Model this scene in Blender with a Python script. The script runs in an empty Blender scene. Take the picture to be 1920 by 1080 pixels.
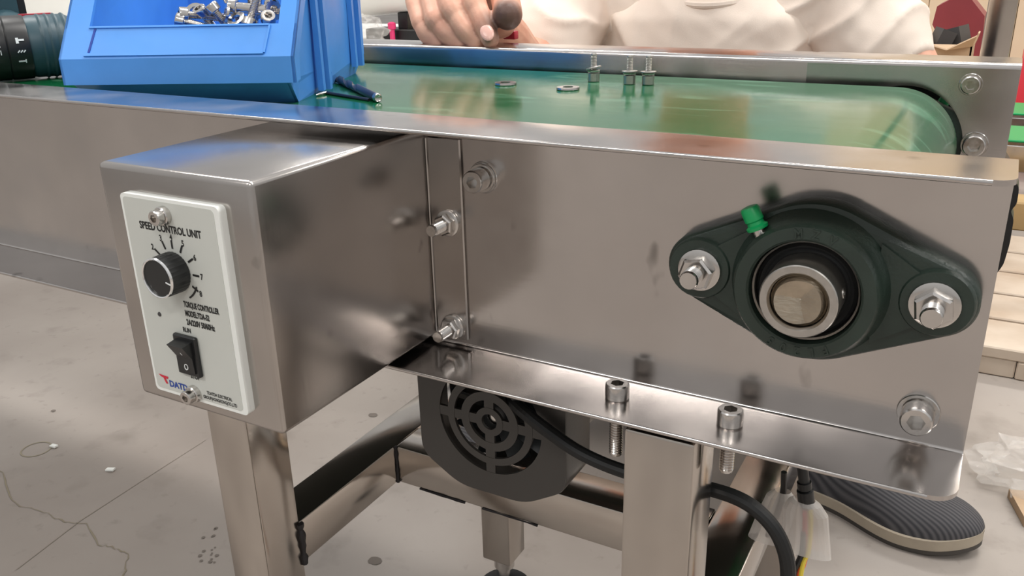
import bpy, bmesh, math, random
from mathutils import Vector, Matrix, noise
random.seed(7)
V = Vector
PI = math.pi
SC = bpy.context.scene
COL = SC.collection

# ------------------------------------------------------------------ camera
# measured from the photograph's vanishing points: conveyor along +X, depth +Y, Z up (metres)
R = Matrix(((0.8752, 0.4832, -0.0229), (-0.1546, 0.3241, 0.9333), (0.4584, -0.8133, 0.3584)))
CAMPOS = V((-0.0094, -0.3492, 0.1931))
FPX = 1624.0
cam = bpy.data.cameras.new('camera')
cam.sensor_width = 36.0
cam.lens = FPX / 1920 * 36.0
cam.clip_start = 0.01
cam.clip_end = 200
co = bpy.data.objects.new('camera', cam)
COL.objects.link(co)
rx_, ry_, rz_ = V(R[0]).normalized(), V(R[1]), V(R[2])
rz_ = (rz_ - rx_ * rz_.dot(rx_)).normalized()
ry_ = rz_.cross(rx_)
R = Matrix((rx_, ry_, rz_))
co.matrix_world = Matrix.Translation(CAMPOS) @ R.transposed().to_4x4()
SC.camera = co

def ray(px, py):
    return R.transposed() @ V(((px - 960) / FPX, -(py - 540) / FPX, -1.0))
def at(px, py, axis, val):
    """the point of the world plane (x, y or z = val) that shows at a pixel of the photograph"""
    d = ray(px, py)
    return CAMPOS + d * ((val - CAMPOS[axis]) / d[axis])
def Yp(px, py, y): return at(px, py, 1, y)
def Zp(px, py, z): return at(px, py, 2, z)

# ------------------------------------------------------------------ world, lamps, exposure
w = bpy.data.worlds.new('hall'); SC.world = w; w.use_nodes = True
nt = w.node_tree
bg = nt.nodes['Background']
tc = nt.nodes.new('ShaderNodeTexCoord'); sx = nt.nodes.new('ShaderNodeSeparateXYZ')
cr = nt.nodes.new('ShaderNodeValToRGB')
nt.links.new(tc.outputs['Generated'], sx.inputs[0]); nt.links.new(sx.outputs['Z'], cr.inputs['Fac'])
cr.color_ramp.elements[0].position = 0.0; cr.color_ramp.elements[0].color = (0.60, 0.59, 0.575, 1)
cr.color_ramp.elements[1].position = 0.8; cr.color_ramp.elements[1].color = (0.78, 0.78, 0.78, 1)
nt.links.new(cr.outputs['Color'], bg.inputs['Color'])
bg.inputs['Strength'].default_value = 0.62

def lamp(name, loc, sx_, sy_, watts, rz=0, col=(1, .97, .93)):
    l = bpy.data.lights.new(name, 'AREA'); l.shape = 'RECTANGLE'; l.size = sx_; l.size_y = sy_
    l.energy = watts; l.color = col
    o = bpy.data.objects.new(name, l); COL.objects.link(o); o.location = loc; o.rotation_euler = (0, 0, rz)
    return o
# rows of ceiling light fittings of the workshop, 2.9 m above the floor
for i, (x, y) in enumerate([(-2.2, 0.6), (0.2, 0.6), (2.4, 0.6), (-2.2, 3.2), (0.2, 3.2), (2.4, 3.2), (-1.2, -2.2), (1.6, -2.2)]):
    lamp('ceiling_lamp', (x, y, 2.6), 1.3, 0.3, 30, 0.3)

SC.view_settings.view_transform = 'Standard'
SC.view_settings.look = 'None'
SC.view_settings.gamma = 1.0
SC.view_settings.use_curve_mapping = False
SC.view_settings.exposure = 0.44
SC.cycles.max_bounces = 8
SC.cycles.sample_clamp_indirect = 4

# ------------------------------------------------------------------ materials
def s2l(c):
    c = c / 255
    return c / 12.92 if c <= 0.04045 else ((c + 0.055) / 1.055) ** 2.4
def rgb(r, g, b): return (s2l(r), s2l(g), s2l(b), 1)

def mat(name, col, rough=.5, metal=0., spec=.5, var=0., vscale=20., rvar=0., rscale=30., bump=0., bscale=200.,
        stretch=(1, 1, 1), trans=0., alpha=1., coat=0., col2=None, ior=1.5, specks=0.):
    m = bpy.data.materials.new(name); m.use_nodes = True
    n = m.node_tree; b = n.nodes['Principled BSDF']
    b.inputs['Base Color'].default_value = col
    b.inputs['Roughness'].default_value = rough
    b.inputs['Metallic'].default_value = metal
    b.inputs['Specular IOR Level'].default_value = spec
    b.inputs['Transmission Weight'].default_value = trans
    b.inputs['Coat Weight'].default_value = coat
    b.inputs['IOR'].default_value = ior
    b.inputs['Alpha'].default_value = alpha
    t = n.nodes.new('ShaderNodeTexCoord')
    def nz(scale, det=4., st=(1, 1, 1)):
        mp = n.nodes.new('ShaderNodeMapping'); mp.inputs['Scale'].default_value = st
        n.links.new(t.outputs['Object'], mp.inputs[0])
        k = n.nodes.new('ShaderNodeTexNoise'); k.inputs['Scale'].default_value = scale; k.inputs['Detail'].default_value = det
        n.links.new(mp.outputs[0], k.inputs['Vector'])
        return k
    if var > 0:
        k = nz(vscale)
        rp = n.nodes.new('ShaderNodeMapRange'); rp.inputs['From Min'].default_value = .3; rp.inputs['From Max'].default_value = .7
        n.links.new(k.outputs['Fac'], rp.inputs['Value'])
        mx = n.nodes.new('ShaderNodeMix'); mx.data_type = 'RGBA'
        c2 = col2 or tuple(list(x * (1 - var) for x in col[:3]) + [1])
        mx.inputs[6].default_value = col; mx.inputs[7].default_value = c2
        n.links.new(rp.outputs['Result'], mx.inputs[0]); n.links.new(mx.outputs[2], b.inputs['Base Color'])
    if specks > 0 and b.inputs['Base Color'].links:
        k = nz(specks, 3., (1, 1, .6))
        rp = n.nodes.new('ShaderNodeMapRange'); rp.inputs['From Min'].default_value = .69; rp.inputs['From Max'].default_value = .76; rp.inputs['To Max'].default_value = .55
        n.links.new(k.outputs['Fac'], rp.inputs['Value'])
        old = b.inputs['Base Color'].links[0].from_socket
        mx = n.nodes.new('ShaderNodeMix'); mx.data_type = 'RGBA'; mx.inputs[7].default_value = (.12, .11, .10, 1)
        n.links.new(rp.outputs['Result'], mx.inputs[0]); n.links.new(old, mx.inputs[6]); n.links.new(mx.outputs[2], b.inputs['Base Color'])
    if rvar > 0:
        k = nz(rscale, 2.)
        rp = n.nodes.new('ShaderNodeMapRange'); rp.inputs['From Min'].default_value = .3; rp.inputs['From Max'].default_value = .7
        rp.inputs['To Min'].default_value = max(0, rough - rvar); rp.inputs['To Max'].default_value = rough + rvar
        n.links.new(k.outputs['Fac'], rp.inputs['Value']); n.links.new(rp.outputs['Result'], b.inputs['Roughness'])
    if bump > 0:
        k = nz(bscale, 3., stretch)
        bp = n.nodes.new('ShaderNodeBump'); bp.inputs['Strength'].default_value = bump; bp.inputs['Distance'].default_value = .001
        n.links.new(k.outputs['Fac'], bp.inputs['Height']); n.links.new(bp.outputs['Normal'], b.inputs['Normal'])
    return m

M = {}
M['steel'] = mat('brushed_stainless', (.56, .53, .512, 1), .195, 1., var=.12, vscale=14, rvar=.07, rscale=24, bump=.015, bscale=400, stretch=(.05, 1, 1), specks=42)
M['box'] = mat('box_stainless', (.50, .468, .444, 1), .225, 1., var=.16, vscale=16, rvar=.045, rscale=20, bump=.02, bscale=400, stretch=(1, 1, .05), specks=55)
M['tube'] = mat('polished_tube', (.53, .487, .445, 1), .16, 1., var=.14, vscale=16, rvar=.06, rscale=20, bump=.10, bscale=14)
M['bolt'] = mat('bolt_steel', (.62, .595, .57, 1), .19, 1., var=.08, vscale=200, rvar=.06, rscale=300)
M['dullbolt'] = mat('dull_bolt_steel', (.52, .50, .47, 1), .32, 1., var=.15, vscale=300)
M['shaft'] = mat('shaft_end', (.50, .43, .34, 1), .34, 1., var=.25, vscale=150, bump=.25, bscale=900, stretch=(.2, 1, 1))
M['cast'] = mat('dark_green_cast', rgb(41, 54, 47), .38, 0., .5, var=.25, vscale=60, rvar=.08, rscale=80, bump=.22, bscale=700)
M['black'] = mat('black_plastic', rgb(26, 27, 28), .38, 0., .5, var=.1, vscale=60)
M['rubber'] = mat('black_rubber', rgb(22, 23, 24), .48, 0., .4)
M['cover'] = mat('fan_cover_paint', rgb(56, 53, 50), .34, 0., .5, var=.08, vscale=30, bump=.05, bscale=900)
M['fan'] = mat('fan_blade', rgb(38, 42, 44), .35, 0., .5)
M['dark'] = mat('dark_hollow', rgb(9, 9, 9), .8)
M['belt'] = mat('green_belt', rgb(18, 92, 54), .15, 0., .62, var=.16, vscale=9, rvar=.05, rscale=16, bump=.05, bscale=50, stretch=(.25, 1, 1))
M['gcap'] = mat('green_cap', rgb(6, 150, 84), .35)
M['blue'] = mat('blue_bin_plastic', rgb(78, 148, 228), .36, 0., .5, var=.10, vscale=30, rvar=.06, rscale=50, bump=.03, bscale=500)
M['white'] = mat('white_plastic', rgb(232, 234, 230), .35)
M['face'] = mat('panel_face', rgb(198, 200, 194), .42, var=.03, vscale=40)
M['ink'] = mat('ink_black', rgb(24, 24, 24), .6)
M['inkred'] = mat('ink_red', rgb(200, 40, 60), .6)
M['inkblue'] = mat('ink_blue', rgb(40, 70, 150), .6)
M['inkwhite'] = mat('ink_white', rgb(225, 228, 228), .5)
M['chrome'] = mat('chrome', (.85, .85, .85, 1), .12, 1.)
M['teal'] = mat('drill_teal', rgb(44, 74, 84), .42, var=.12, vscale=60)
M['red'] = mat('red_plastic', rgb(176, 40, 58), .4)
M['skin'] = mat('skin', rgb(222, 172, 146), .45, 0., .4, var=.12, vscale=60, bump=.15, bscale=900, col2=rgb(208, 150, 126))
M['nail'] = mat('nail', rgb(222, 174, 160), .3)
M['shirt'] = mat('cream_cotton', rgb(236, 222, 209), .9, 0., .2, var=.04, vscale=12, bump=.2, bscale=1500)
M['trouser'] = mat('dark_trousers', rgb(40, 40, 46), .9, 0., .2)
M['hair'] = mat('black_hair', rgb(22, 20, 19), .5)
M['sole'] = mat('beige_sole', rgb(176, 164, 146), .6, var=.1, vscale=60)
M['outsole'] = mat('dark_outsole', rgb(70, 66, 62), .7)
M['orange'] = mat('orange_wire', rgb(236, 96, 44), .4)
M['yellow'] = mat('yellow_wire', rgb(230, 206, 70), .4)
M['redwire'] = mat('red_wire', rgb(220, 80, 70), .4)
M['blackwire'] = mat('black_wire', rgb(20, 20, 20), .4)
M['creamroll'] = mat('cream_pvc', rgb(246, 243, 236), .35)
M['ply'] = mat('plywood', rgb(226, 203, 172), .6, var=.12, vscale=3, bump=.03, bscale=40)
M['wood'] = mat('pallet_wood', rgb(196, 182, 166), .7, var=.35, vscale=9, col2=rgb(166, 146, 126))
M['card'] = mat('cardboard', rgb(186, 158, 128), .8, var=.08, vscale=20)
M['foam'] = mat('grey_block', rgb(66, 64, 64), .6, var=.1, vscale=20)
M['redbox'] = mat('dark_red_paint', rgb(132, 50, 58), .45, var=.15, vscale=12)
M['benchgrey'] = mat('bench_paint', rgb(196, 196, 193), .5)
M['concrete'] = None

def streak_belt(m):  # pale streaks stand for scratches and blotchy reflections, painted into the colour
    n = m.node_tree; b = n.nodes['Principled BSDF']; t = n.nodes.new('ShaderNodeTexCoord')
    mp = n.nodes.new('ShaderNodeMapping'); mp.inputs['Scale'].default_value = (9, 42, 9); mp.inputs['Rotation'].default_value = (0, 0, .12)
    k = n.nodes.new('ShaderNodeTexNoise'); k.inputs['Scale'].default_value = 1.6; k.inputs['Detail'].default_value = 6
    k.inputs['Distortion'].default_value = 1.2
    r = n.nodes.new('ShaderNodeMapRange'); r.inputs['From Min'].default_value = .56; r.inputs['From Max'].default_value = .74
    r.inputs['To Max'].default_value = .45
    n.links.new(t.outputs['Object'], mp.inputs[0]); n.links.new(mp.outputs[0], k.inputs['Vector']); n.links.new(k.outputs['Fac'], r.inputs['Value'])
    old = b.inputs['Base Color'].links[0].from_socket
    mx = n.nodes.new('ShaderNodeMix'); mx.data_type = 'RGBA'
    n.links.new(r.outputs['Result'], mx.inputs[0]); n.links.new(old, mx.inputs[6]); mx.inputs[7].default_value = rgb(112, 168, 136)
    n.links.new(mx.outputs[2], b.inputs['Base Color'])
streak_belt(M['belt'])

def concrete():
    m = bpy.data.materials.new('polished_concrete'); m.use_nodes = True
    n = m.node_tree; b = n.nodes['Principled BSDF']; t = n.nodes.new('ShaderNodeTexCoord')
    def nz(s, d):
        k = n.nodes.new('ShaderNodeTexNoise'); k.inputs['Scale'].default_value = s; k.inputs['Detail'].default_value = d
        n.links.new(t.outputs['Object'], k.inputs['Vector']); return k
    a = nz(2.6, 8); c = nz(14, 6); f = nz(60, 4)
    def mr(k, lo, hi, o0, o1):
        r = n.nodes.new('ShaderNodeMapRange'); r.inputs['From Min'].default_value = lo; r.inputs['From Max'].default_value = hi
        r.inputs['To Min'].default_value = o0; r.inputs['To Max'].default_value = o1
        n.links.new(k.outputs['Fac'], r.inputs['Value']); return r
    m1 = n.nodes.new('ShaderNodeMix'); m1.data_type = 'RGBA'
    m1.inputs[6].default_value = rgb(160, 152, 145); m1.inputs[7].default_value = rgb(138, 129, 122)
    n.links.new(mr(a, .35, .68, 0, 1).outputs[0], m1.inputs[0])
    m2 = n.nodes.new('ShaderNodeMix'); m2.data_type = 'RGBA'
    n.links.new(m1.outputs[2], m2.inputs[6]); m2.inputs[7].default_value = rgb(116, 108, 101)
    n.links.new(mr(c, .58, .80, 0, .7).outputs[0], m2.inputs[0])
    m3 = n.nodes.new('ShaderNodeMix'); m3.data_type = 'RGBA'
    n.links.new(m2.outputs[2], m3.inputs[6]); m3.inputs[7].default_value = rgb(122, 115, 108)
    n.links.new(mr(f, .62, .8, 0, .6).outputs[0], m3.inputs[0])
    n.links.new(m3.outputs[2], b.inputs['Base Color'])
    b.inputs['Roughness'].default_value = .42; b.inputs['Specular IOR Level'].default_value = .35
    return m
M['concrete'] = concrete()

def clear_mat(name, col, fac, rough=.25):
    m = bpy.data.materials.new(name); m.use_nodes = True
    n = m.node_tree; b = n.nodes['Principled BSDF']
    b.inputs['Base Color'].default_value = col; b.inputs['Roughness'].default_value = rough
    tr = n.nodes.new('ShaderNodeBsdfTransparent'); mx = n.nodes.new('ShaderNodeMixShader'); mx.inputs[0].default_value = fac
    n.links.new(tr.outputs[0], mx.inputs[1]); n.links.new(b.outputs[0], mx.inputs[2])
    n.links.new(mx.outputs[0], n.nodes['Material Output'].inputs['Surface'])
    return m
M['sleeve'] = clear_mat('milky_sleeve', rgb(225, 220, 215), .55, .4)
M['film'] = clear_mat('clear_film', rgb(236, 232, 226), .22, .12)

def stripes(m, scale):
    n = m.node_tree; b = n.nodes['Principled BSDF']; t = n.nodes.new('ShaderNodeTexCoord')
    d = n.nodes.new('ShaderNodeVectorMath'); d.operation = 'DOT_PRODUCT'; d.inputs[1].default_value = (.46, .88, .12)
    k1 = n.nodes.new('ShaderNodeMath'); k1.operation = 'MULTIPLY'; k1.inputs[1].default_value = scale
    k2 = n.nodes.new('ShaderNodeMath'); k2.operation = 'SINE'
    k = n.nodes.new('ShaderNodeMapRange'); k.inputs['From Min'].default_value = -1
    n.links.new(t.outputs['Object'], d.inputs[0]); n.links.new(d.outputs['Value'], k1.inputs[0]); n.links.new(k1.outputs[0], k2.inputs[0]); n.links.new(k2.outputs[0], k.inputs['Value'])
    mx = n.nodes.new('ShaderNodeMix'); mx.data_type = 'RGBA'; mx.inputs[6].default_value = rgb(46, 46, 50); mx.inputs[7].default_value = rgb(82, 80, 82)
    n.links.new(k.outputs['Result'], mx.inputs[0]); n.links.new(mx.outputs[2], b.inputs['Base Color'])
M['knit'] = mat('shoe_knit', rgb(66, 66, 70), .8); stripes(M['knit'], 1500)

# ------------------------------------------------------------------ mesh helpers
def frame(ax):
    ax = V(ax).normalized()
    h = V((0, 0, 1)) if abs(ax.z) < .9 else V((1, 0, 0))
    u = h.cross(ax).normalized(); v = ax.cross(u)
    return u, v, ax

class MB:
    def __init__(s): s.v = []; s.f = []; s.mi = []; s.cur = 0
    def add(s, vs, fs):
        o = len(s.v); s.v += [tuple(x) for x in vs]
        for f in fs: s.f.append(tuple(i + o for i in f)); s.mi.append(s.cur)
        return s
    def box(s, x0, x1, y0, y1, z0, z1):
        vs = [(x, y, z) for z in (z0, z1) for y in (y0, y1) for x in (x0, x1)]
        return s.add(vs, [(0, 2, 3, 1), (4, 5, 7, 6), (0, 1, 5, 4), (2, 6, 7, 3), (0, 4, 6, 2), (1, 3, 7, 5)])
    def obox(s, c, U, Vv, W, hu, hv, hw):
        c, U, Vv, W = V(c), V(U).normalized(), V(Vv).normalized(), V(W).normalized()
        vs = [c + U * (a * hu) + Vv * (b * hv) + W * (d * hw) for d in (-1, 1) for b in (-1, 1) for a in (-1, 1)]
        return s.add(vs, [(0, 2, 3, 1), (4, 5, 7, 6), (0, 1, 5, 4), (2, 6, 7, 3), (0, 4, 6, 2), (1, 3, 7, 5)])
    def rbox(s, x0, x1, y0, y1, z0, z1, r=.001, seg=2):
        bm = bmesh.new()
        bmesh.ops.create_cube(bm, size=1)
        for v in bm.verts:
            v.co = V(((x0 + x1) / 2 + v.co.x * (x1 - x0), (y0 + y1) / 2 + v.co.y * (y1 - y0), (z0 + z1) / 2 + v.co.z * (z1 - z0)))
        bmesh.ops.bevel(bm, geom=bm.edges[:], offset=r, segments=seg, affect='EDGES', profile=.5)
        return s.addbm(bm)
    def addbm(s, bm, mx=None):
        bm.verts.index_update()
        vs = [(mx @ v.co if mx else v.co) for v in bm.verts]
        fs = [[v.index for v in f.verts] for f in bm.faces]
        s.add(vs, fs); bm.free(); return s
    def lathe(s, o, ax, prof, seg=24, cap0=True, cap1=True, knurl=0.):
        """revolve profile [(radius, distance along axis)] about o + t*ax"""
        u, v, a = frame(ax); o = V(o); vs = []; fs = []
        for (r, t) in prof:
            for i in range(seg):
                th = 2 * PI * i / seg
                k = r * (1 + (knurl if i % 2 else 0))
                vs.append(o + a * t + u * (k * math.cos(th)) + v * (k * math.sin(th)))
        n = len(prof)
        for j in range(n - 1):
            for i in range(seg):
                i2 = (i + 1) % seg
                fs.append((j * seg + i, j * seg + i2, (j + 1) * seg + i2, (j + 1) * seg + i))
        if cap0 and prof[0][0] > 0: fs.append(tuple(reversed(range(seg))))
        if cap1 and prof[-1][0] > 0: fs.append(tuple(range((n - 1) * seg, n * seg)))
        return s.add(vs, fs)
    def prism(s, pts, o, U, Vv, W, t0, t1):
        """polygon (a, b) in the plane U, V at o, extruded along W from t0 to t1"""
        o, U, Vv, W = V(o), V(U), V(Vv), V(W); n = len(pts)
        vs = [o + U * a + Vv * b + W * t for t in (t0, t1) for a, b in pts]
        fs = [tuple(reversed(range(n))), tuple(range(n, 2 * n))]
        fs += [(i, (i + 1) % n, n + (i + 1) % n, n + i) for i in range(n)]
        return s.add(vs, fs)
    def tube(s, pts, r, seg=10, cap=True):
        pts = [V(p) for p in pts]; n = len(pts)
        rr = r if isinstance(r, (list, tuple)) else [r] * n
        T = []
        for i in range(n):
            d = (pts[min(i + 1, n - 1)] - pts[max(i - 1, 0)]); T.append(d.normalized())
        u, v, _ = frame(T[0]); vs = []; fs = []
        for i in range(n):
            u = (u - T[i] * u.dot(T[i])).normalized(); v = T[i].cross(u)
            for k in range(seg):
                th = 2 * PI * k / seg
                vs.append(pts[i] + u * (rr[i] * math.cos(th)) + v * (rr[i] * math.sin(th)))
        for j in range(n - 1):
            for i in range(seg):
                i2 = (i + 1) % seg
                fs.append((j * seg + i, j * seg + i2, (j + 1) * seg + i2, (j + 1) * seg + i))
        if cap: fs += [tuple(reversed(range(seg))), tuple(range((n - 1) * seg, n * seg))]
        return s.add(vs, fs)
    def ball(s, c, rad, ax=None, seg=16):
        bm = bmesh.new(); bmesh.ops.create_uvsphere(bm, u_segments=seg, v_segments=seg // 2 + 2, radius=1)
        rad = rad if isinstance(rad, (tuple, list)) else (rad,) * 3
        m = Matrix.Translation(V(c)) @ ((ax or Matrix.Identity(3)).to_4x4()) @ Matrix.Diagonal((*rad, 1))
        return s.addbm(bm, m)
    def xf(s, mx):
        s.v = [tuple(mx @ V(p)) for p in s.v]; return s
    def mesh(s, name, mats, angle=35):
        me = bpy.data.meshes.new(name); me.from_pydata(s.v, [], s.f)
        bm = bmesh.new(); bm.from_mesh(me); bmesh.ops.recalc_face_normals(bm, faces=bm.faces[:]); bm.to_mesh(me); bm.free()
        for m in (mats if isinstance(mats, list) else [mats]): me.materials.append(m)
        for p, i in zip(me.polygons, s.mi): p.material_index = i
        if angle:
            me.polygons.foreach_set('use_smooth', [True] * len(me.polygons))
            me.set_sharp_from_angle(angle=math.radians(angle))
        me.update(); return me
    def build(s, name, mats, parent=None, angle=35):
        return link(name, s.mesh(name, mats, angle), parent)

def link(name, me, parent=None, mx=None):
    o = bpy.data.objects.new(name, me); COL.objects.link(o)
    if parent is not None:
        o.parent = parent
        o.matrix_parent_inverse = wm(parent).inverted()
    if mx is not None: o.matrix_basis = mx
    return o
def wm(o):
    m = o.matrix_basis.copy()
    if o.parent is not None: m = wm(o.parent) @ o.matrix_parent_inverse @ m
    return m
def tag(o, label, cat, group=None):
    o['label'] = label; o['category'] = cat
    if group: o['group'] = group
    return o
def thing(name, loc, label, cat, group=None):
    o = bpy.data.objects.new(name, None); o.empty_display_size = .02
    COL.objects.link(o); o.location = loc
    return tag(o, label, cat, group)
def structure(o): o['kind'] = 'structure'; return o
def copy_tree(o, parent=None, mx=None):
    c = o.copy(); COL.objects.link(c)
    if parent is not None:
        c.parent = parent; c.matrix_parent_inverse = o.matrix_parent_inverse.copy()
    if mx is not None: c.matrix_basis = mx
    for ch in list(o.children): copy_tree(ch, c)
    return c
def arc(cx, cy, r, a0, a1, n):
    return [(cx + r * math.cos(math.radians(a0 + (a1 - a0) * i / n)), cy + r * math.sin(math.radians(a0 + (a1 - a0) * i / n))) for i in range(n + 1)]
def spline(pts, per=8):
    pts = [V(p) for p in pts]; P = [2 * pts[0] - pts[1]] + pts + [2 * pts[-1] - pts[-2]]; out = []
    for i in range(1, len(P) - 2):
        for k in range(per):
            t = k / per; a, b, c, d = P[i - 1:i + 3]
            out.append(.5 * ((2 * b) + (c - a) * t + (2 * a - 5 * b + 4 * c - d) * t * t + (3 * b - a - 3 * c + d) * t ** 3))
    out.append(pts[-1]); return out
def evaluated(o):
    dg = bpy.context.evaluated_depsgraph_get(); dg.update()
    return bpy.data.meshes.new_from_object(o.evaluated_get(dg))

FONT_CACHE = {}
def text_mesh(s, size, narrow=1.0, bold=0.0, extrude=0.0, align='LEFT'):
    """flat lettering as a mesh in its own XY plane"""
    cu = bpy.data.curves.new('lettering', 'FONT'); cu.body = s; cu.size = size; cu.align_x = align
    cu.offset = bold; cu.extrude = extrude; cu.resolution_u = 3
    o = bpy.data.objects.new('lettering', cu)
    me = bpy.data.meshes.new_from_object(o)
    bpy.data.objects.remove(o); bpy.data.curves.remove(cu)
    me.transform(Matrix.Diagonal((narrow, 1, 1, 1)))
    return me
def put_text(name, s, org, X, Y, size, m, parent, narrow=1.0, bold=0.0, extrude=0.0, align='LEFT', fit=None):
    me = text_mesh(s, size, narrow, bold, extrude, align)
    if fit:
        xs = [v.co.x for v in me.vertices]; me.transform(Matrix.Diagonal((fit / (max(xs) - min(xs)), 1, 1, 1)))
    X, Y = V(X).normalized(), V(Y).normalized(); Z = X.cross(Y)
    me.transform(Matrix.Translation(V(org)) @ Matrix((X, Y, Z)).transposed().to_4x4())
    me.materials.append(m)
    return link(name, me, parent)

# ------------------------------------------------------------------ dimensions of the conveyor
ZT = .1222          # top of side plate (its bottom flange is z = 0)
FL = .0390          # flange width
WB = .292           # inner face of the far side plate
FLOOR = -.43
XL = -1.7           # the conveyor runs on out of the frame
TH = .002
SHX, SHZ = -.0645, .0675   # end shaft
BR = .0395          # belt radius

# ------------------------------------------------------------------ setting
fl = MB(); fl.add([(-14, -6, FLOOR), (14, -6, FLOOR), (14, 16, FLOOR), (-14, 16, FLOOR)], [(0, 1, 2, 3)])
floor = structure(fl.build('floor', M['concrete'], angle=0))
def floor_line(name, pts, wd, m):
    b = MB(); ps = [Zp(x, y, FLOOR + .0006) for x, y in pts]; L = []; Rr = []
    for i, p in enumerate(ps):
        d = (ps[min(i + 1, len(ps) - 1)] - ps[max(i - 1, 0)]).normalized(); nrm = V((-d.y, d.x, 0))
        k = wd * random.uniform(.4, 1.5); L.append(p + nrm * k); Rr.append(p - nrm * k)
    n = len(ps); b.add(L + Rr, [(i, i + 1, n + i + 1, n + i) for i in range(n - 1)])
    return b.build(name, m, floor, angle=0)
M['crack'] = mat('crack_grey', rgb(132, 123, 106), .9)
M['stain'] = mat('floor_stain', rgb(112, 104, 97), .8)
def jitter(pts, n=5, a=3):
    out = []
    for (x0, y0), (x1, y1) in zip(pts, pts[1:]):
        for i in range(n):
            t = i / n; out.append((x0 + (x1 - x0) * t + random.uniform(-a, a), y0 + (y1 - y0) * t + random.uniform(-a, a)))
    return out + [pts[-1]]
floor_line('crack', jitter([(-30, 860), (8, 888), (20, 940), (50, 952), (90, 962), (112, 976), (160, 982), (186, 1020), (212, 1026), (240, 1036), (232, 1080), (236, 1110)]), .0007, M['crack'])
floor_line('joint_line', [(30, 1068), (150, 976), (260, 905), (385, 825)], .0008, mat('joint', rgb(144, 135, 126), .9))
rc = Zp(68, 842, FLOOR + .0006); b = MB(); n = 40
ring = [(rc.x + (.018 + s) * math.cos(2 * PI * i / n), rc.y + (.018 + s) * math.sin(2 * PI * i / n), rc.z) for s in (0, .002) for i in range(n)]
b.add(ring, [(i, (i + 1) % n, n + (i + 1) % n, n + i) for i in range(n)]); b.build('ring_mark', mat('ringmark', rgb(146, 138, 120), .9), floor, angle=0)
def blot(px, py, r, el=1.0):
    c = Zp(px, py, FLOOR + .0007); b = MB(); n = 22
    b.add([(c.x + r * (1 + .25 * noise.noise((i * .7, px * .1, 0))) * math.cos(2 * PI * i / n), c.y + el * r * (1 + .25 * noise.noise((i * .7, py * .1, 3))) * math.sin(2 * PI * i / n), c.z) for i in range(n)], [tuple(range(n))])
    return b.build('stain', M['stain'], floor, angle=0)
for q in [(703, 1051, .008), (699, 778, .007), (100, 770, .004), (305, 1015, .012), (236, 848, .010)]:
    if q[0] not in (305, 236): blot(*q, .8)
for k in range(16): blot(395 + random.gauss(0, 9), 1030 + random.gauss(0, 15), random.uniform(.0008, .0024))
for i, (px, py, lab) in enumerate([(101, 836, 'small white chip on floor beside the faint ring mark'), (207, 880, 'small white sliver on floor between ring mark and stand leg')]):
    c = Zp(px, py, FLOOR + .002); b = MB(); b.obox(c, (1, .3 * i, .1), (-.3 * i, 1, 0), (0, 0, 1), .006, .0028, .0012)
    tag(b.build('plastic_chip', M['white'], angle=0), lab, 'chip', 'white chips on the floor')
# pale tape marks on the floor in front of the conveyor (seen mirrored in the side plate)
M['tape'] = mat('faded_tape', rgb(206, 188, 150), .6)
def mirrored(px, py):
    p = Yp(px, py, 0); d = ray(px, py); d.y = -d.y; return p + d * ((FLOOR - p.z) / d.z)
for k, (qa, qb, wd) in enumerate([((6, 344), (66, 328), .010), ((100, 316), (165, 304), .010), ((96, 508), (162, 494), .008), ((178, 484), (214, 476), .008), ((190, 562), (236, 550), .009)]):
    a, c = mirrored(*qa), mirrored(*qb); b = MB(); d = (c - a); L = d.length; d.normalize()
    b.obox((a + c) / 2 + V((0, 0, .0004)), d, (-d.y, d.x, 0), (0, 0, 1), L / 2, wd, .0003); b.build('tape_strip', M['tape'], floor, 0)

# plywood wall behind, upper right, in upright sheets
wall = MB(); wall.box(-.62, 2.2, 3.62, 3.66, FLOOR, 2.2)
wall_back = structure(wall.build('wall_back', M['dark'], angle=0))
x = -.62
for k in range(9):
    b = MB(); b.rbox(x + .001, x + .309, 3.60, 3.62, FLOOR, 2.2, .002, 1); b.build('plywood_sheet', M['ply'], wall_back); x += .31

# ------------------------------------------------------------------ fastener builders
def thread(r, t0, t1, pitch=.0012):
    p = []; t = t0; sg = 1 if t1 > t0 else -1; n = max(1, int(abs(t1 - t0) / pitch)); st = (t1 - t0) / n
    for i in range(n):
        p += [(r * .82, t0 + st * i), (r, t0 + st * (i + .45)), (r, t0 + st * (i + .6))]
    return p + [(r * .98, t1), (r * .88, t1 + st * .6)]
def hexpts(r, a0=0): return [(r * math.cos(math.radians(a0 + 60 * i)), r * math.sin(math.radians(a0 + 60 * i))) for i in range(6)]
def nut_mb(o, ax, r, h, a0=0):
    b = MB(); u, v, a = frame(ax)
    rr = r * .95
    b.prism(hexpts(r, a0), o, u, v, a, 0, h * .86)
    o2 = V(o) + a * h * .86
    n = 6; P0 = [o2 + u * x + v * y for x, y in hexpts(r, a0)]; P1 = [o2 + a * h * .14 + u * x + v * y for x, y in hexpts(r * .86, a0)]
    b.add(P0 + P1, [(i, (i + 1) % n, n + (i + 1) % n, n + i) for i in range(n)] + [tuple(range(n, 2 * n))])
    return b
def washer_mb(o, ax, r, r0, h):
    b = MB(); b.lathe(o, ax, [(r0, 0), (r, 0), (r, h * .7), (r * .96, h), (r0, h), (r0, 0)], 32, False, False); return b
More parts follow.
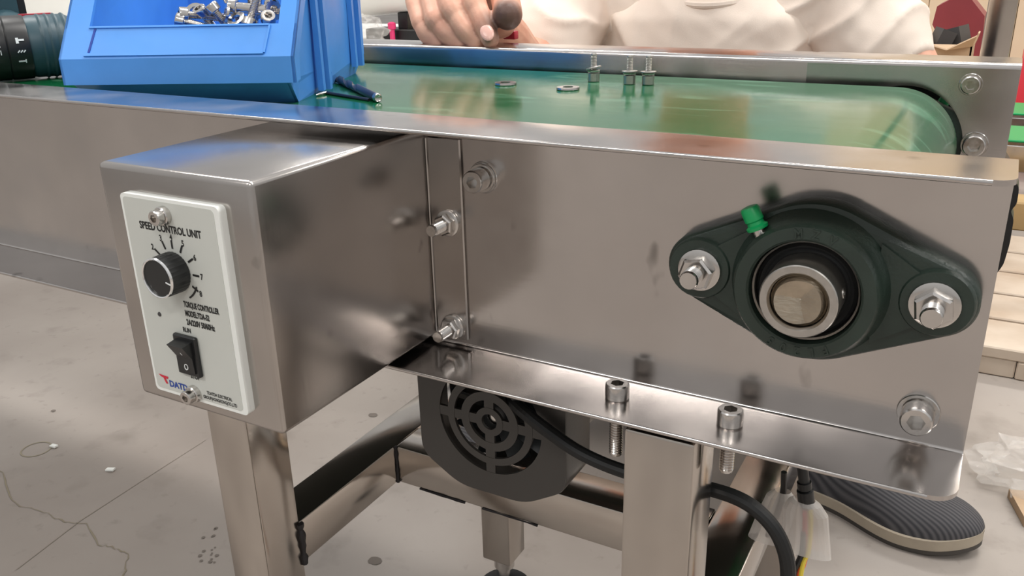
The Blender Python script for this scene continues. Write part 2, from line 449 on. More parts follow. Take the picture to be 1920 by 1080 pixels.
def cap_head(b, o, ax, r, h, hr=None, depth=None, a0=10):
    """socket-head: knurled wall, chamfer, top with a hexagon recess"""
    u, v, a = frame(ax); o = V(o); hr = hr or r * .56; depth = depth or h * .70; seg = 36
    b.lathe(o, ax, [(r * .88, 0), (r, h * .10), (r, h * .82), (r * .97, h * .93), (r * .88, h)], seg, True, False, knurl=-.012)
    top = [o + a * h + u * (r * .88 * (1 - (.012 if i % 2 else 0)) * math.cos(2 * PI * i / seg)) + v * (r * .88 * (1 - (.012 if i % 2 else 0)) * math.sin(2 * PI * i / seg)) for i in range(seg)]
    hp = []
    hx = hexpts(hr, a0)
    for i in range(seg):      # sample the hexagon at the same angles
        th = math.degrees(2 * PI * i / seg); q = ((th - a0 - 30 + 180) % 60) - 30
        q = ((th - a0) % 60) - 30
        rad = hr * math.cos(math.radians(30)) / math.cos(math.radians(q))
        hp.append((rad * math.cos(math.radians(th)), rad * math.sin(math.radians(th))))
    mid = [o + a * h + u * x + v * y for x, y in hp]; low = [o + a * (h - depth) + u * x + v * y for x, y in hp]
    n = seg
    b.add(top + mid + low, [(i, (i + 1) % n, n + (i + 1) % n, n + i) for i in range(n)] +
          [(n + i, n + (i + 1) % n, 2 * n + (i + 1) % n, 2 * n + i) for i in range(n)] + [tuple(range(2 * n, 3 * n))])
    return b
def socket_bolt(parent, o, ax, r=.0055, h=.0075, washers=0, wr=.0075, shank=0, sr=.003, m=None, a0=10):
    o = V(o); a = V(ax).normalized(); base = o + a * (.0016 * washers)
    b = MB(); cap_head(b, base, ax, r, h, a0=a0)
    if shank: b.lathe(base, -a, thread(sr, 0, shank, .0013), 16)
    ob = b.build('socket_bolt', m or M['bolt'], parent, 30)
    for k in range(washers):
        washer_mb(o + a * (.0016 * k), ax, wr - .0006 * k, sr, .0014).build('washer', M['bolt'], ob, 30)
    return ob
def stud(parent, o, ax, s=1.0, h_w=.0016, end=.0140, r=.0040, a0=20, m=None):
    """threaded stud with flange washer and hex nut"""
    o = V(o); a = V(ax).normalized()
    b = MB(); b.lathe(o, ax, thread(r, -.001, end, .0011), 20); ob = b.build('stud', m or M['bolt'], parent, 30)
    wb = MB(); wb.lathe(o, ax, [(r, 0), (.0090 * s, 0), (.0092 * s, h_w * .4), (.0090 * s, h_w), (.0076 * s, h_w * 1.35), (r, h_w * 1.35)], 36, False, False)
    wb.build('washer', M['bolt'], ob, 30)
    nut_mb(o + a * h_w, ax, .0074 * s, .0064 * s, a0).build('hex_nut', M['bolt'], ob, 25)
    return ob

# ------------------------------------------------------------------ conveyor
conv = thing('belt_conveyor', (-.85, WB / 2, 0), 'long stainless belt conveyor bed with flanged side plates and shiny green belt', 'conveyor')

def channel(y_web, sgn, x0, x1, top=True, bot=True, web=True):
    """C-section: web at y_web, flanges turned towards sgn*y; corner at the right-hand end rounded"""
    rb = .0035; pts = []      # outer path (away from the belt side is sgn)
    nT = 8
    rc = .007
    def free(rc):  # distances from the free edge
        return [rc * (1 - math.cos(PI / 2 * i / nT)) for i in range(nT + 1)]
    path = []   # (d along sgn, z, xend)
    fd = free(rc)
    b = MB()
    if top:
        for d in fd:
            path.append((FL - d, ZT, x1 - rc + math.sqrt(max(0, rc * rc - (rc - d) ** 2))))
        for i in range(7):
            th = PI / 2 * i / 6; path.append((rb - rb * math.sin(th), ZT - rb + rb * math.cos(th), x1))
    if web and not top: path.append((0, ZT - rb, x1))
    if top and not web: pass
    segs = []
    if top and not web: segs.append(path); path = []
    if bot:
        for i in range(7):
            th = PI / 2 * i / 6; path.append((rb - rb * math.cos(th), rb - rb * math.sin(th), x1))
        rc2 = .010; fd2 = free(rc2)
        for d in reversed(fd2):
            path.append((FL - d, 0, x1 - rc2 + math.sqrt(max(0, rc2 * rc2 - (rc2 - d) ** 2))))
    segs.append(path)
    for path in segs:
        n = len(path); A = []; B = []
        for i, (d, z, xe) in enumerate(path):
            p = V((0, d, z)); t = V((0, path[min(i + 1, n - 1)][0] - path[max(i - 1, 0)][0], path[min(i + 1, n - 1)][1] - path[max(i - 1, 0)][1]))
            if abs(z - ZT) < 1e-6: nr = V((0, 0, -1))
            elif abs(z) < 1e-6: nr = V((0, 0, 1))
            else:
                t.normalize(); nr = V((0, -t.z, t.y)) * -1
                nr = V((0, t.z, -t.y)); 
                # inside of the C is +d
                if nr.y < -.01: nr = -nr
            q = p + nr * TH
            A.append((p, xe)); B.append((q, xe))
        # outer skin has the web at d = 0; the sheet thickness goes to the inside of the C
        vs = []
        for L in (A, B):
            for p, xe in L: vs += [(x0, y_web + sgn * p.y, p.z), (xe, y_web + sgn * p.y, p.z)]
        fs = []; N = 2 * n
        for i in range(n - 1):
            a = 2 * i
            fs += [(a, a + 1, a + 3, a + 2), (N + a, N + a + 2, N + a + 3, N + a + 1), (a + 1, N + a + 1, N + a + 3, a + 3), (a, a + 2, N + a + 2, N + a)]
        b.add(vs, fs)
        for k in (0, n - 1):     # the sheet edges are rounded
            if abs(path[k][0] - FL) > 1e-4:
                b.add([vs[2 * k], vs[N + 2 * k], vs[N + 2 * k + 1], vs[2 * k + 1]], [(0, 1, 2, 3)]); continue
            o0, i0 = V(vs[2 * k]), V(vs[N + 2 * k]); o1, i1 = V(vs[2 * k + 1]), V(vs[N + 2 * k + 1]); ed = []
            for j in range(7):
                t = PI * j / 6; c = (1 - math.cos(t)) / 2; out = V((0, sgn * .0007 * math.sin(t), 0))
                ed += [o0 * (1 - c) + i0 * c + out, o1 * (1 - c) + i1 * c + out]
            b.add(ed, [(2 * j, 2 * j + 1, 2 * j + 3, 2 * j + 2) for j in range(6)])
    return b
# near side plate: flanges turned to the camera; outer skin of the web at y = +TH (belt side), visible face at y = 0
near = channel(TH, -1, XL, 0)
near.build('side_plate', M['steel'], conv, 40)
# far side plate, with the round cut-out at the end shaft
far = channel(WB, 1, XL, -.13)
f2 = channel(WB, 1, -.13, 0, web=False)
far.v += []; o_ = len(far.v); far.v += f2.v; far.f += [tuple(i + o_ for i in f) for f in f2.f]; far.mi += f2.mi
n = 64; hr = .0385; x0, x1, z0, z1 = -.13, 0., .0035, ZT - .0035
outer = []; inner = []
angs = sorted(set([2 * PI * i / n for i in range(n)] + [math.atan2(zz - SHZ, xx - SHX) % (2 * PI) for xx in (x0, x1) for zz in (z0, z1)]))
for th in angs:
    c, s_ = math.cos(th), math.sin(th)
    k = min([((x1 - SHX) / c if c > 1e-9 else (x0 - SHX) / c if c < -1e-9 else 9), ((z1 - SHZ) / s_ if s_ > 1e-9 else (z0 - SHZ) / s_ if s_ < -1e-9 else 9)])
    outer.append((SHX + c * k, SHZ + s_ * k)); inner.append((SHX + c * hr, SHZ + s_ * hr))
n = len(angs); vs = []
for y in (WB, WB + TH):
    vs += [(a, y, b_) for a, b_ in outer] + [(a, y, b_) for a, b_ in inner]
fs = []
for i in range(n):
    j = (i + 1) % n
    fs += [(i, j, n + j, n + i), (2 * n + i, 3 * n + i, 3 * n + j, 2 * n + j), (n + i, n + j, 3 * n + j, 3 * n + i)]
far.add(vs, fs)
far.build('side_plate', M['steel'], conv, 40)
# belt
DX0 = SHX - .0035
bp = arc(DX0, SHZ, BR, 90, -90, 40); xl = XL - .02
loop = [(xl, SHZ + BR)] + bp + [(xl, SHZ - BR)]
b = MB(); n = len(loop); y0, y1 = .008, .2755; t = .0016
vs = []
for (y, off) in ((y0, 0), (y1, 0), (y1, 1), (y0, 1)):
    for i, (x, z) in enumerate(loop):
        if off:
            if i == 0: z -= t
            elif i == n - 1: z += t
            else:
                d = V((x - DX0, z - SHZ)).normalized(); x -= d.x * t; z -= d.y * t
        vs.append((x, y, z))
fs = []
for k in range(4):
    k2 = (k + 1) % 4
    for i in range(n - 1): fs.append((k * n + i, k * n + i + 1, k2 * n + i + 1, k2 * n + i))
b.add(vs, fs); b.build('belt', M['belt'], conv, 40)
b = MB(); b.lathe((DX0, .012, SHZ), (0, 1, 0), [(BR - .0022, 0), (BR - .0022, .258)], 48); b.build('end_drum', M['dullbolt'], conv)
b = MB(); b.lathe((SHX, -.0288, SHZ), (0, 1, 0), [(.0100, 0), (.0106, .0006), (.0106, .039)], 40, False)
# hand-ground end of the shaft: three flats inside a rim
rings = 9; seg = 48; vs = []; fs = []
g = [(-.16, .34, .0000), (.36, -.06, .0002), (-.20, -.20, .0006)]
for j in range(rings + 1):
    r = .0100 * (1 - j / rings)
    for i in range(seg):
        th = 2 * PI * i / seg; x, z = r * math.cos(th), r * math.sin(th)
        hgt = max(a * x + c * z + k for a, c, k in g) * 1.0 if j else 0
        vs.append((SHX + x, -.0288 - hgt + .0004 * (j > 0), SHZ + z))
for j in range(rings):
    for i in range(seg):
        i2 = (i + 1) % seg; fs.append((j * seg + i, j * seg + i2, (j + 1) * seg + i2, (j + 1) * seg + i))
b.add(vs, fs); b.build('drive_shaft', M['shaft'], conv, 12)
b = MB(); b.box(XL, -.11, .0055, WB - .001, .0070, .0085); b.build('underside_shade', mat('shade_dark', rgb(34, 42, 38), .6), conv)  # unseen dark sheet added so the stand bars mirror a shaded underside
# bolts through the side plates
socket_bolt(conv, (-.2200, 0, .0940), (0, -1, 0), .0056, .0085, 2, .0078)
socket_bolt(conv, (-.0184, 0, .0165), (0, -1, 0), .0063, .0085, 1, .0082)
socket_bolt(conv, (-.0268, WB, .1085), (0, -1, 0), .0058, .0036, 1, .0070)
socket_bolt(conv, (-.0190, WB, .0700), (0, -1, 0), .0070, .0060, 1, .0084)
socket_bolt(conv, (-.1420, -.0180, TH), (0, 0, 1), .0056, .0076, 0, shank=.029, sr=.0032)
socket_bolt(conv, (-.0895, -.0188, TH), (0, 0, 1), .0056, .0076, 0, shank=.0225, sr=.0032)

# ------------------------------------------------------------------ flange bearing
fb = thing('flange_bearing', (SHX, 0, SHZ), 'dark green two-bolt flange bearing with green grease cap on near side plate', 'bearing')
def hull2(rc, rl, dx, n=18):
    """outline of a big circle with a small circle on either side"""
    def tang(r1, r2, d): return math.degrees(math.acos((r1 - r2) / d))
    a = tang(rc, rl, dx); P = []
    P += arc(0, 0, rc, a, 180 - a, n); P += arc(-dx, 0, rl, 180 - a, 180 + a, n)
    P += arc(0, 0, rc, 180 + a, 360 - a, n); P += arc(dx, 0, rl, -a, a, n)
    return P
BX = .0455
c0 = (SHX + .001, 0, SHZ + .0005)
def loft(b, rings):
    n = len(rings[0]); vs = [p for r in rings for p in r]; fs = []
    for j in range(len(rings) - 1):
        for i in range(n): fs.append((j * n + i, j * n + (i + 1) % n, (j + 1) * n + (i + 1) % n, (j + 1) * n + i))
    fs.append(tuple(range(n))); fs.append(tuple(range((len(rings) - 1) * n, len(rings) * n))); b.add(vs, fs)
b = MB()
def ring_at(P, y): return [(c0[0] + a, y, c0[2] + z) for a, z in P]
loft(b, [ring_at(hull2(.0335, .0146, BX), 0), ring_at(hull2(.0335, .0146, BX), -.0078), ring_at(hull2(.0325, .0138, BX), -.0092), ring_at(hull2(.0290, .0132, BX), -.0098)])
for s in (-1, 1):
    b.lathe((c0[0] + s * BX, -.009, c0[2]), (0, -1, 0), [(.0136, 0), (.0132, .0022), (.0126, .0030)], 36)
    # raised web from the ring to the lobe
    b.prism([(s * .024, .0205), (s * .040, .0100), (s * .040, -.0100), (s * .024, -.0205)], c0, (1, 0, 0), (0, 0, 1), (0, -1, 0), .009, .0112)
b.lathe((SHX, 0, SHZ), (0, -1, 0), [(.0325, .006), (.0310, .0105), (.0290, .0135), (.0281, .0170), (.0279, .0195), (.0268, .0210), (.0222, .0212), (.0213, .0205), (.0212, .004)], 72, False, False)
house = b.build('housing', M['cast'], fb, 40)
# raised cast lettering round the ring face
def ring_text(s, a_mid, step, r, up_out, size):
    for i, ch in enumerate(s):
        k = i - (len(s) - 1) / 2
        a = math.radians(a_mid + (-step * k))
        c, sn = math.cos(a), math.sin(a)
        out = V((c, 0, sn)); tng = V((sn, 0, -c))
        X, Y = (tng, out) if up_out else (-tng, -out)
        org = V((SHX, -.0209, SHZ)) + out * r - Y * (size * .36)
        put_text('cast_letter', ch, org, X, Y, size, M['cast'], house, .85, .0001, .0006, 'CENTER')
ring_text('MZV', 84, 15, .0246, True, .0052)
ring_text('FL205', 270, 13, .0246, True, .0052)
b = MB(); b.lathe((SHX, -.006, SHZ), (0, -1, 0), [(.0212, 0), (.0212, .0105), (.0205, .0118), (.0198, .0112), (.0196, 0)], 64, False, False); b.build('outer_ring', M['dullbolt'], fb)
b = MB(); b.lathe((SHX, -.006, SHZ), (0, -1, 0), [(.0196, .006), (.0194, .0085), (.0180, .0100), (.0168, .0092), (.0160, .0098), (.0148, .0090)], 64, False, False); b.build('seal', M['rubber'], fb)
b = MB(); b.lathe((SHX, -.004, SHZ), (0, -1, 0), [(.0150, 0), (.0150, .0250), (.0147, .0262), (.0143, .0266), (.0117, .0266), (.0109, .0255), (.0107, .0)], 64, False, False); ir = b.build('inner_ring', M['dullbolt'], fb, 30)
b = MB(); a = V((.96, 0, .18)).normalized(); cap_head(b, V((SHX, -.021, SHZ)) + a * .0142, a, .0022, .0012); b.build('set_screw', M['dullbolt'], ir)
for s, a0 in ((-1, 12), (1, 38)):
    stud(fb, (c0[0] + s * (BX - .0005), -.0120, c0[2]), (0, -1, 0), 1.0, .0016, .0150, .0040, a0)
d = V((-.0037, 0, .0073)).normalized(); nb = V((-.0850, -.0150, .0895))
b = MB(); b.lathe(nb - d * .004, d, [(.0024, 0), (.0024, .005)], 16); nip = b.build('grease_nipple', M['bolt'], fb)
b = MB(); b.lathe(nb, d, [(.0034, 0), (.0042, .0002), (.0044, .0014), (.0034, .0022), (.0033, .0034), (.0038, .0040), (.0038, .0086), (.0033, .0096), (.0015, .0100)], 24); b.build('grease_cap', M['gcap'], nip)['label'] = 'bright green plastic cap'
# ------------------------------------------------------------------ its twin on the far plate
fb2 = copy_tree(fb); fb2.rotation_euler = (0, 0, PI); fb2.location = (SHX, WB + TH, SHZ)
tag(fb2, 'dark flange bearing behind the far side plate, glimpsed through the round cut-out', 'bearing')

# ------------------------------------------------------------------ control box
BX0, BX1, BY, BZ0, BZ1 = -.3402, -.2520, -.1184, .0054, .1156
cb = thing('control_box', ((BX0 + BX1) / 2, BY / 2, BZ0), 'brushed stainless control box with white speed panel, bolted to side plate', 'control box')
b = MB(); b.rbox(BX0, BX1, BY, -.0004, BZ0, BZ1, .0024, 3); b.build('enclosure', M['box'], cb, 50)
b = MB(); b.rbox(BX1 - .004, -.2322, -.0018, -.0003, .0060, .1118, .0006, 1); b.tube([(BX1 + .0006, -.002, .008), (BX1 + .0006, -.002, .060), (BX1 + .0006, -.002, .111)], .0007, 8)
b.build('mounting_flange', M['box'], cb)
for z, e, a0 in ((.0690, .0150, 25), (.0125, .0150, 8)): stud(cb, (-.2408, -.0018, z), (0, -1, 0), .74, .0014, e, .0031, a0)
# panel
PX, PZ = BX0, 0
def rrect(x0, x1, z0, z1, r, n=5):
    return arc(x1 - r, z1 - r, r, 0, 90, n) + arc(x0 + r, z1 - r, r, 90, 180, n) + arc(x0 + r, z0 + r, r, 180, 270, n) + arc(x1 - r, z0 + r, r, 270, 360, n)
b = MB(); b.prism(rrect(BX0 + .0168, BX0 + .0735, .0135, .1050, .0022), (0, BY, 0), (1, 0, 0), (0, 0, 1), (0, -1, 0), -.0003, .0040)
panel = b.build('front_panel', M['white'], cb, 40)
b = MB(); b.prism(rrect(BX0 + .0182, BX0 + .0708, .0150, .1036, .0020), (0, BY - .0040, 0), (1, 0, 0), (0, 0, 1), (0, -1, 0), -.0002, .00015)
b.build('label_face', M['face'], panel, 40)['label'] = 'pale grey printed face of the panel'
YF = BY - .0043
def ptxt(s, x, z, size, m=M['ink'], narrow=.62, bold=.00006, name='lettering', al='LEFT', fit=None):
    return put_text(name, s, (BX0 + x, YF, z), (1, 0, 0), (0, 0, 1), size, m, panel, narrow, bold, 0, al, fit)
ptxt('SPEED CONTROL UNIT', .0262, .0909, .0044, bold=.00014, fit=.0360)
KX, KZ = .0436, .0742
for dg, a in (('2', 142), ('3', 113), ('4', 88), ('5', 62), ('6', 32), ('7', 0), ('8', -31)):
    c, s = math.cos(math.radians(a)), math.sin(math.radians(a))
    ptxt(dg, KX + .0150 * c, KZ + .0150 * s - .0013, .0036, narrow=.8, bold=.00010, al='CENTER')
    b = MB(); b.obox((BX0 + KX + .0118 * c, YF, KZ + .0118 * s), (c, 0, s), (-s, 0, c), (0, 1, 0), .0018, .00042, .00008); b.build('scale_tick', M['ink'], panel, 0)
b = MB(); P = [(BX0 + KX + .0122 * math.cos(math.radians(t)), YF, KZ + .0122 * math.sin(math.radians(t))) for t in range(-60, -24, 5)]
b.tube(P, .00042, 6); b.build('scale_tick', M['ink'], panel, 0)
for s, z, wd in (('TORQUE CONTROLLER', .0588, .0206), ('MODEL:TDA-52', .0547, .0142), ('2A/220V 50/60Hz', .0506, .0166)):
    ptxt(s, .0450, z, .0036, bold=.00016, fit=wd)
ptxt('RUN', .0418, .0468, .0030, bold=.0001, fit=.0046); ptxt('STOP', .0416, .0246, .0030, bold=.0001, fit=.0056)
ptxt('DATD', .0266, .0172, .0042, M['inkblue'], .95, .00016, fit=.0115)
b = MB(); lo = (BX0 + .0206, YF, .0180)
b.prism([(0, .0040), (.0060, .0037), (.0056, .0026), (.0040, .0027), (.0052, .0002), (.0040, .0001), (.0028, .0028), (.0014, .0030)], lo, (1, 0, 0), (0, 0, 1), (0, -1, 0), 0, .0001)
b.build('logo', M['inkred'], panel, 0)
ptxt('TDATDA ELECTRICAL', .0502, .0187, .0022, fit=.0150); ptxt('GROUP(HONGKONG)CO.,LTD', .0476, .0163, .0022, fit=.0200)
b = MB(); b.lathe((BX0 + .0284, YF, .0522), (0, -1, 0), [(.0011, -.0002), (.0009, .0002), (.0004, .0003)], 14); b.build('indicator_dot', M['foam'], panel)
# knob
b = MB(); b.lathe((BX0 + KX, BY - .0042, KZ), (0, -1, 0), [(.0086, 0), (.0088, .0008), (.0086, .0092)], 64, True, False, knurl=-.025)
b.lathe((BX0 + KX, BY - .0042, KZ), (0, -1, 0), [(.0078, .0094), (.0076, .0092), (0.0001, .0092)], 40, False, False)
knob = b.build('speed_knob', M['black'], cb, 30)
b = MB(); b.lathe((BX0 + KX, BY - .0042, KZ), (0, -1, 0), [(.0086, .0088), (.0088, .0092), (.0086, .0098), (.0082, .0100), (.0078, .0097), (.0077, .0091)], 48, False, False); b.build('chrome_ring', M['chrome'], knob)
b = MB(); c, s = math.cos(math.radians(-14)), math.sin(math.radians(-14)); b.obox((BX0 + KX + .0062 * c, BY - .0135, KZ + .0062 * s), (c, 0, s), (-s, 0, c), (0, 1, 0), .0016, .00028, .0001); b.build('pointer', M['inkwhite'], knob, 0)
# rocker switch
b = MB(); b.rbox(BX0 + .0365, BX0 + .0500, BY - .0062, BY - .0040, .0268, .0456, .0006, 1); sw = b.build('rocker_switch', M['black'], cb)
b = MB(); prof = [(0, .0436), (.0052, .0428), (.0012, .0360), (.0008, .0288), (0, .0286)]
b.prism(prof, (0, BY - .0060, 0), (0, -1, 0), (0, 0, 1), (1, 0, 0), BX0 + .0385, BX0 + .0480)
rk = b.build('rocker', M['black'], sw, 20)
put_text('mark', 'O', (BX0 + .0433, BY - .0070, .0300), (1, 0, 0), (0, .06, 1), .0042, M['inkwhite'], rk, .75, 0, .0002, 'CENTER')
b = MB(); b.obox((BX0 + .0433, BY - .0086, .0385), (1, 0, 0), (0, -.5, 1), (0, 1, .5), .00022, .0011, .0001); b.build('mark', M['inkwhite'], rk, 0)
for x, z in ((.0426, .0982), (.0424, .0172)):
    o = V((BX0 + x, BY - .0042, z)); bb = MB(); bb.lathe(o, (0, -1, 0), [(.0040, 0), (.0039, .0020), (.0035, .0024)], 32, True, True)
    cap_head(bb, o + V((0, -.0022, 0)), (0, -1, 0), .0032, .0034); bb.build('panel_screw', M['bolt'], cb, 30)

# ------------------------------------------------------------------ stand
st = thing('conveyor_stand', (-.25, .14, FLOOR), 'polished stainless square-tube stand under the conveyor, braced by three crossbars', 'stand')
T = .032
LX = (-.3995, -.1308); LY = (-.037, .2680)
M['weld'] = mat('weld_burn', rgb(54, 52, 54), .5, .6, var=.3, vscale=200)
for lx in LX:
    for ly in LY:
        b = MB(); b.rbox(lx, lx + T, ly, ly + T, FLOOR + .048, -.0012, .0016, 2)
        # tapered lower end
        lg = b.build('leg', M['tube'], st, 40)
        b = MB(); c = (lx + T / 2, ly + T / 2, FLOOR)
        b.lathe(c, (0, 0, 1), [(.026, 0), (.028, .003), (.027, .008), (.016, .013), (.007, .015)], 32); b.build('foot_pad', M['rubber'], lg)
        b = MB(); b.lathe(c, (0, 0, 1), [(.0062, .013), (.0062, .034), (.0105, .034), (.0105, .044), (.0150, .0485)], 24); b.build('foot_stem', M['bolt'], lg)
BZ = -.150
for lx in LX:
    b = MB(); b.rbox(lx + .0003, lx + T - .0003, LY[0] + T, LY[1], BZ - T, BZ, .0014, 2); b.build('crossbar', M['tube'], st, 40)
b = MB(); b.rbox(LX[0] + T, LX[1], .1010, .1010 + T, BZ - T + .0003, BZ - .0003, .0014, 2); b.build('crossbar', M['tube'], st, 40)
# burnt weld beads at the joints
def weld(pts, r=.0016):
    b = MB(); ps = spline(pts, 6); b.tube(ps, [r * random.uniform(.6, 1.3) for _ in ps], 7); b.build('weld_bead', M['weld'], st)
xr = LX[0] + T
weld([(xr + .0002, LY[0] + T, BZ - .001), (xr + .0004, LY[0] + T + .0003, BZ - .016), (xr + .0002, LY[0] + T, BZ - T - .001)], .0022)
weld([(xr, .1010, BZ - .0005), (xr + .0004, .1008, BZ - .016), (xr, .1010, BZ - T)], .0012)
weld([(xr + .02, .1012, BZ - T - .0001), (xr + .06, .1012, BZ - T - .0001)], .0009)
weld([(xr + .075, .1012, BZ - T - .0001), (xr + .120, .1012, BZ - T - .0001)], .0009)
# ------------------------------------------------------------------ gear motor with fan cover
MX, MZ, MY = -.2262, -.0448, .0062
mo = thing('fan_cooled_motor', (MX, .10, MZ), 'black fan-cooled gear motor hanging under the conveyor, slotted round grille', 'motor')
H = .0462
octo = [(H, -.031), (H, .030), (.030, H), (-.030, H), (-H, .030), (-H, -.031), (-.021, -H), (.021, -H)]
def rpoly(P, r=.008, n=4):
    out = []
    for i, p in enumerate(P):
        a, c = V(P[i - 1]), V(P[(i + 1) % len(P)]); p = V(p); d0 = (a - p).normalized(); d1 = (c - p).normalized()
        q0, q1 = p + d0 * r, p + d1 * r
        for k in range(n + 1):
            t = k / n; q = q0 * (1 - t) ** 2 + p * 2 * t * (1 - t) + q1 * t * t; out.append((q.x, q.y))
    return out
OUT = rpoly(octo)
b = MB(); U, W_, Dn = (1, 0, 0), (0, 0, 1), (0, 1, 0)
o3 = (MX, MY, MZ)
# face plate with the round opening
n = 96; R0 = .0322; inn = []; outp = []
def ray_poly(P, th):
    d = V((math.cos(th), math.sin(th))); best = 9
    for i in range(len(P)):
        a, c = V(P[i - 1]), V(P[i]); e = c - a; den = d.x * e.y - d.y * e.x
        if abs(den) < 1e-12: continue
        t = (a.x * e.y - a.y * e.x) / den; u = (a.x * d.y - a.y * d.x) / den
        if t > 0 and -1e-6 <= u <= 1 + 1e-6: best = min(best, t)
    return d * best
def annulus(b, r_in, r_out, t0, t1, n=96):
    vs = []
    for t in (t0, t1):
        for r in (r_in, r_out):
            vs += [(MX + r * math.cos(2 * PI * i / n), MY + t, MZ + r * math.sin(2 * PI * i / n)) for i in range(n)]
    fs = []
    for i in range(n):
        j = (i + 1) % n
        fs += [(i, j, n + j, n + i), (2 * n + i, 3 * n + i, 3 * n + j, 2 * n + j), (i, 2 * n + i, 2 * n + j, j), (n + i, n + j, 3 * n + j, 3 * n + i)]
    b.add(vs, fs)
vs = []; OP = [ray_poly(OUT, 2 * PI * i / n) for i in range(n)]
for t in (0, .0018):
    vs += [(MX + q.x, MY + t, MZ + q.y) for q in OP] + [(MX + R0 * math.cos(2 * PI * i / n), MY + t, MZ + R0 * math.sin(2 * PI * i / n)) for i in range(n)]
fs = []
for i in range(n):
    j = (i + 1) % n
    fs += [(i, j, n + j, n + i), (2 * n + i, 3 * n + i, 3 * n + j, 2 * n + j), (n + i, n + j, 3 * n + j, 3 * n + i)]
b.add(vs, fs)
annulus(b, .0226, .0268, 0, .0018); annulus(b, .0130, .0180, 0, .0018); annulus(b, .0047, .0086, 0, .0018)
for k in range(4):
    a = k * PI / 2; c, s = math.cos(a), math.sin(a)
    b.obox((MX + c * .0198, MY + .00095, MZ + s * .0198), (c, 0, s), (-s, 0, c), (0, 1, 0), .0130, .0029, .0008)
# skirt
sk = []
for t, k in ((0.0, 1.0), (.0015, 1.012), (.030, 1.012)):
    sk.append([(MX + q.x * k, MY + t, MZ + q.y * k) for q in OP])
vs = [p for r in sk for p in r]; fs = []
for j in range(2):
    for i in range(n): fs.append((j * n + i, j * n + (i + 1) % n, (j + 1) * n + (i + 1) % n, (j + 1) * n + i))
b.add(vs, fs); b.build('fan_cover', M['cover'], mo, 40)
b = MB(); b.lathe((MX, MY + .012, MZ), (0, 1, 0), [(.004, -.006), (.009, -.005), (.010, .010)], 24)
for k in range(9):
    a = 2 * PI * k / 9 + .2; c, s = math.cos(a), math.sin(a)
    b.obox((MX + c * .0205, MY + .014, MZ + s * .0205), (c, 0, s), V((-s, .9, c)), V((s, .9, -c)), .0105, .0062, .0007)
b.build('fan', M['fan'], mo)
b = MB(); b.lathe((MX, MY + .0065, MZ), (0, -1, 0), [(.0040, 0), (.0036, .002), (.001, .0028)], 20); b.build('shaft_tip', M['bolt'], mo)
b = MB(); b.lathe((MX, MY + .026, MZ), (0, 1, 0), [(.030, 0), (.043, .001), (.043, .012), (.0405, .014), (.0405, .066), (.043, .068), (.043, .076)], 48); b.build('motor_body', M['dullbolt'], mo)
b = MB(); b.rbox(MX - .043, MX + .043, MY + .102, MY + .150, MZ - .043, MZ + .043, .004, 2); b.build('gearbox', M['cover'], mo)

# black chain cover on the outside of the far plate, bulging past its end
cc = MB(); P = rpoly([(-.112, .108), (-.014, .108), (-.004, .062), (.004, .050), (.0125, .034), (.0128, .022), (.0095, .018), (.0128, .012), (.0132, -.006), (.0118, -.022), (.0040, -.040), (-.112, -.044)], .003, 3)
cc.prism(P, (0, 0, 0), (1, 0, 0), (0, 0, 1), (0, 1, 0), WB + .040, WB + .062)
tag(cc.build('chain_cover', M['black']), 'black lumpy cover sticking out past the right end, behind the steel plates', 'cover')

# ------------------------------------------------------------------ cables
cab = spline([Yp(960, 752, .012), Yp(985, 775, .0005), Yp(1030, 810, .0005), Yp(1090, 850, .0005), Yp(1165, 882, .0012), Yp(1250, 903, .0012), Yp(1335, 918, .0005),
              Yp(1400, 943, -.001), Yp(1447, 985, -.002), Yp(1472, 1035, -.002), Yp(1478, 1085, -.002), Yp(1476, 1150, -.002), (-.060, -.004, -.24), (-.058, -.006, -.36), (-.045, -.010, FLOOR + .012), (.02, -.03, FLOOR + .004), (.2, -.05, FLOOR + .004)], 8)
b = MB(); b.tube(cab, .0036, 12)
tag(b.build('power_cable', M['rubber'], angle=0), 'thick black rubber cable running from motor behind leg and looping down', 'cable')
y = .030
cn = thing('cable_connector', (-.0625, y, -.05), 'black plug in milky sleeve with red and yellow wires, hanging by crossbar', 'connector')
ca, cz = Yp(1506, 890, y), Yp(1513, 948, y)
b = MB(); b.lathe(ca, cz - ca, [(.0026, -.020), (.0026, .004), (.0034, .004), (.0034, .0075), (.0028, .0080), (.0040, .0085), (.0040, .0140), (.0030, .0180)], 20); b.build('plug', M['black'], cn)
def sleeve(parent, pts, half, thick, m):
    b = MB(); rings = []
    for (p, hw, ht) in pts:
        rings.append([(p[0] + hw * c * (1 - .0 * abs(c)), p[1] + ht * s, p[2]) for c, s in [(math.cos(2 * PI * i / 20), math.sin(2 * PI * i / 20)) for i in range(20)]])
    n = 20; vs = [q for r in rings for q in r]; fs = []
    for j in range(len(rings) - 1):
        for i in range(n): fs.append((j * n + i, j * n + (i + 1) % n, (j + 1) * n + (i + 1) % n, (j + 1) * n + i))
    b.add(vs, fs); return b.build('milky_sleeve', m, parent, 0)
s0, s1, s2 = Yp(1508, 936, y), Yp(1510, 958, y), Yp(1511, 1036, y)
sleeve(cn, [(s0, .0052, .004), (Yp(1509, 942, y), .0078, .005), (s1, .0108, .005), (s2, .0122, .004)], 0, 0, M['sleeve'])
def wire(parent, pts, r, m, name='wire'):
    b = MB(); b.tube(spline(pts, 6), r, 8); return b.build(name, m, parent, 0)
end = [(-.064, .034, -.16), (-.075, .05, -.26), (-.10, .07, -.34)]
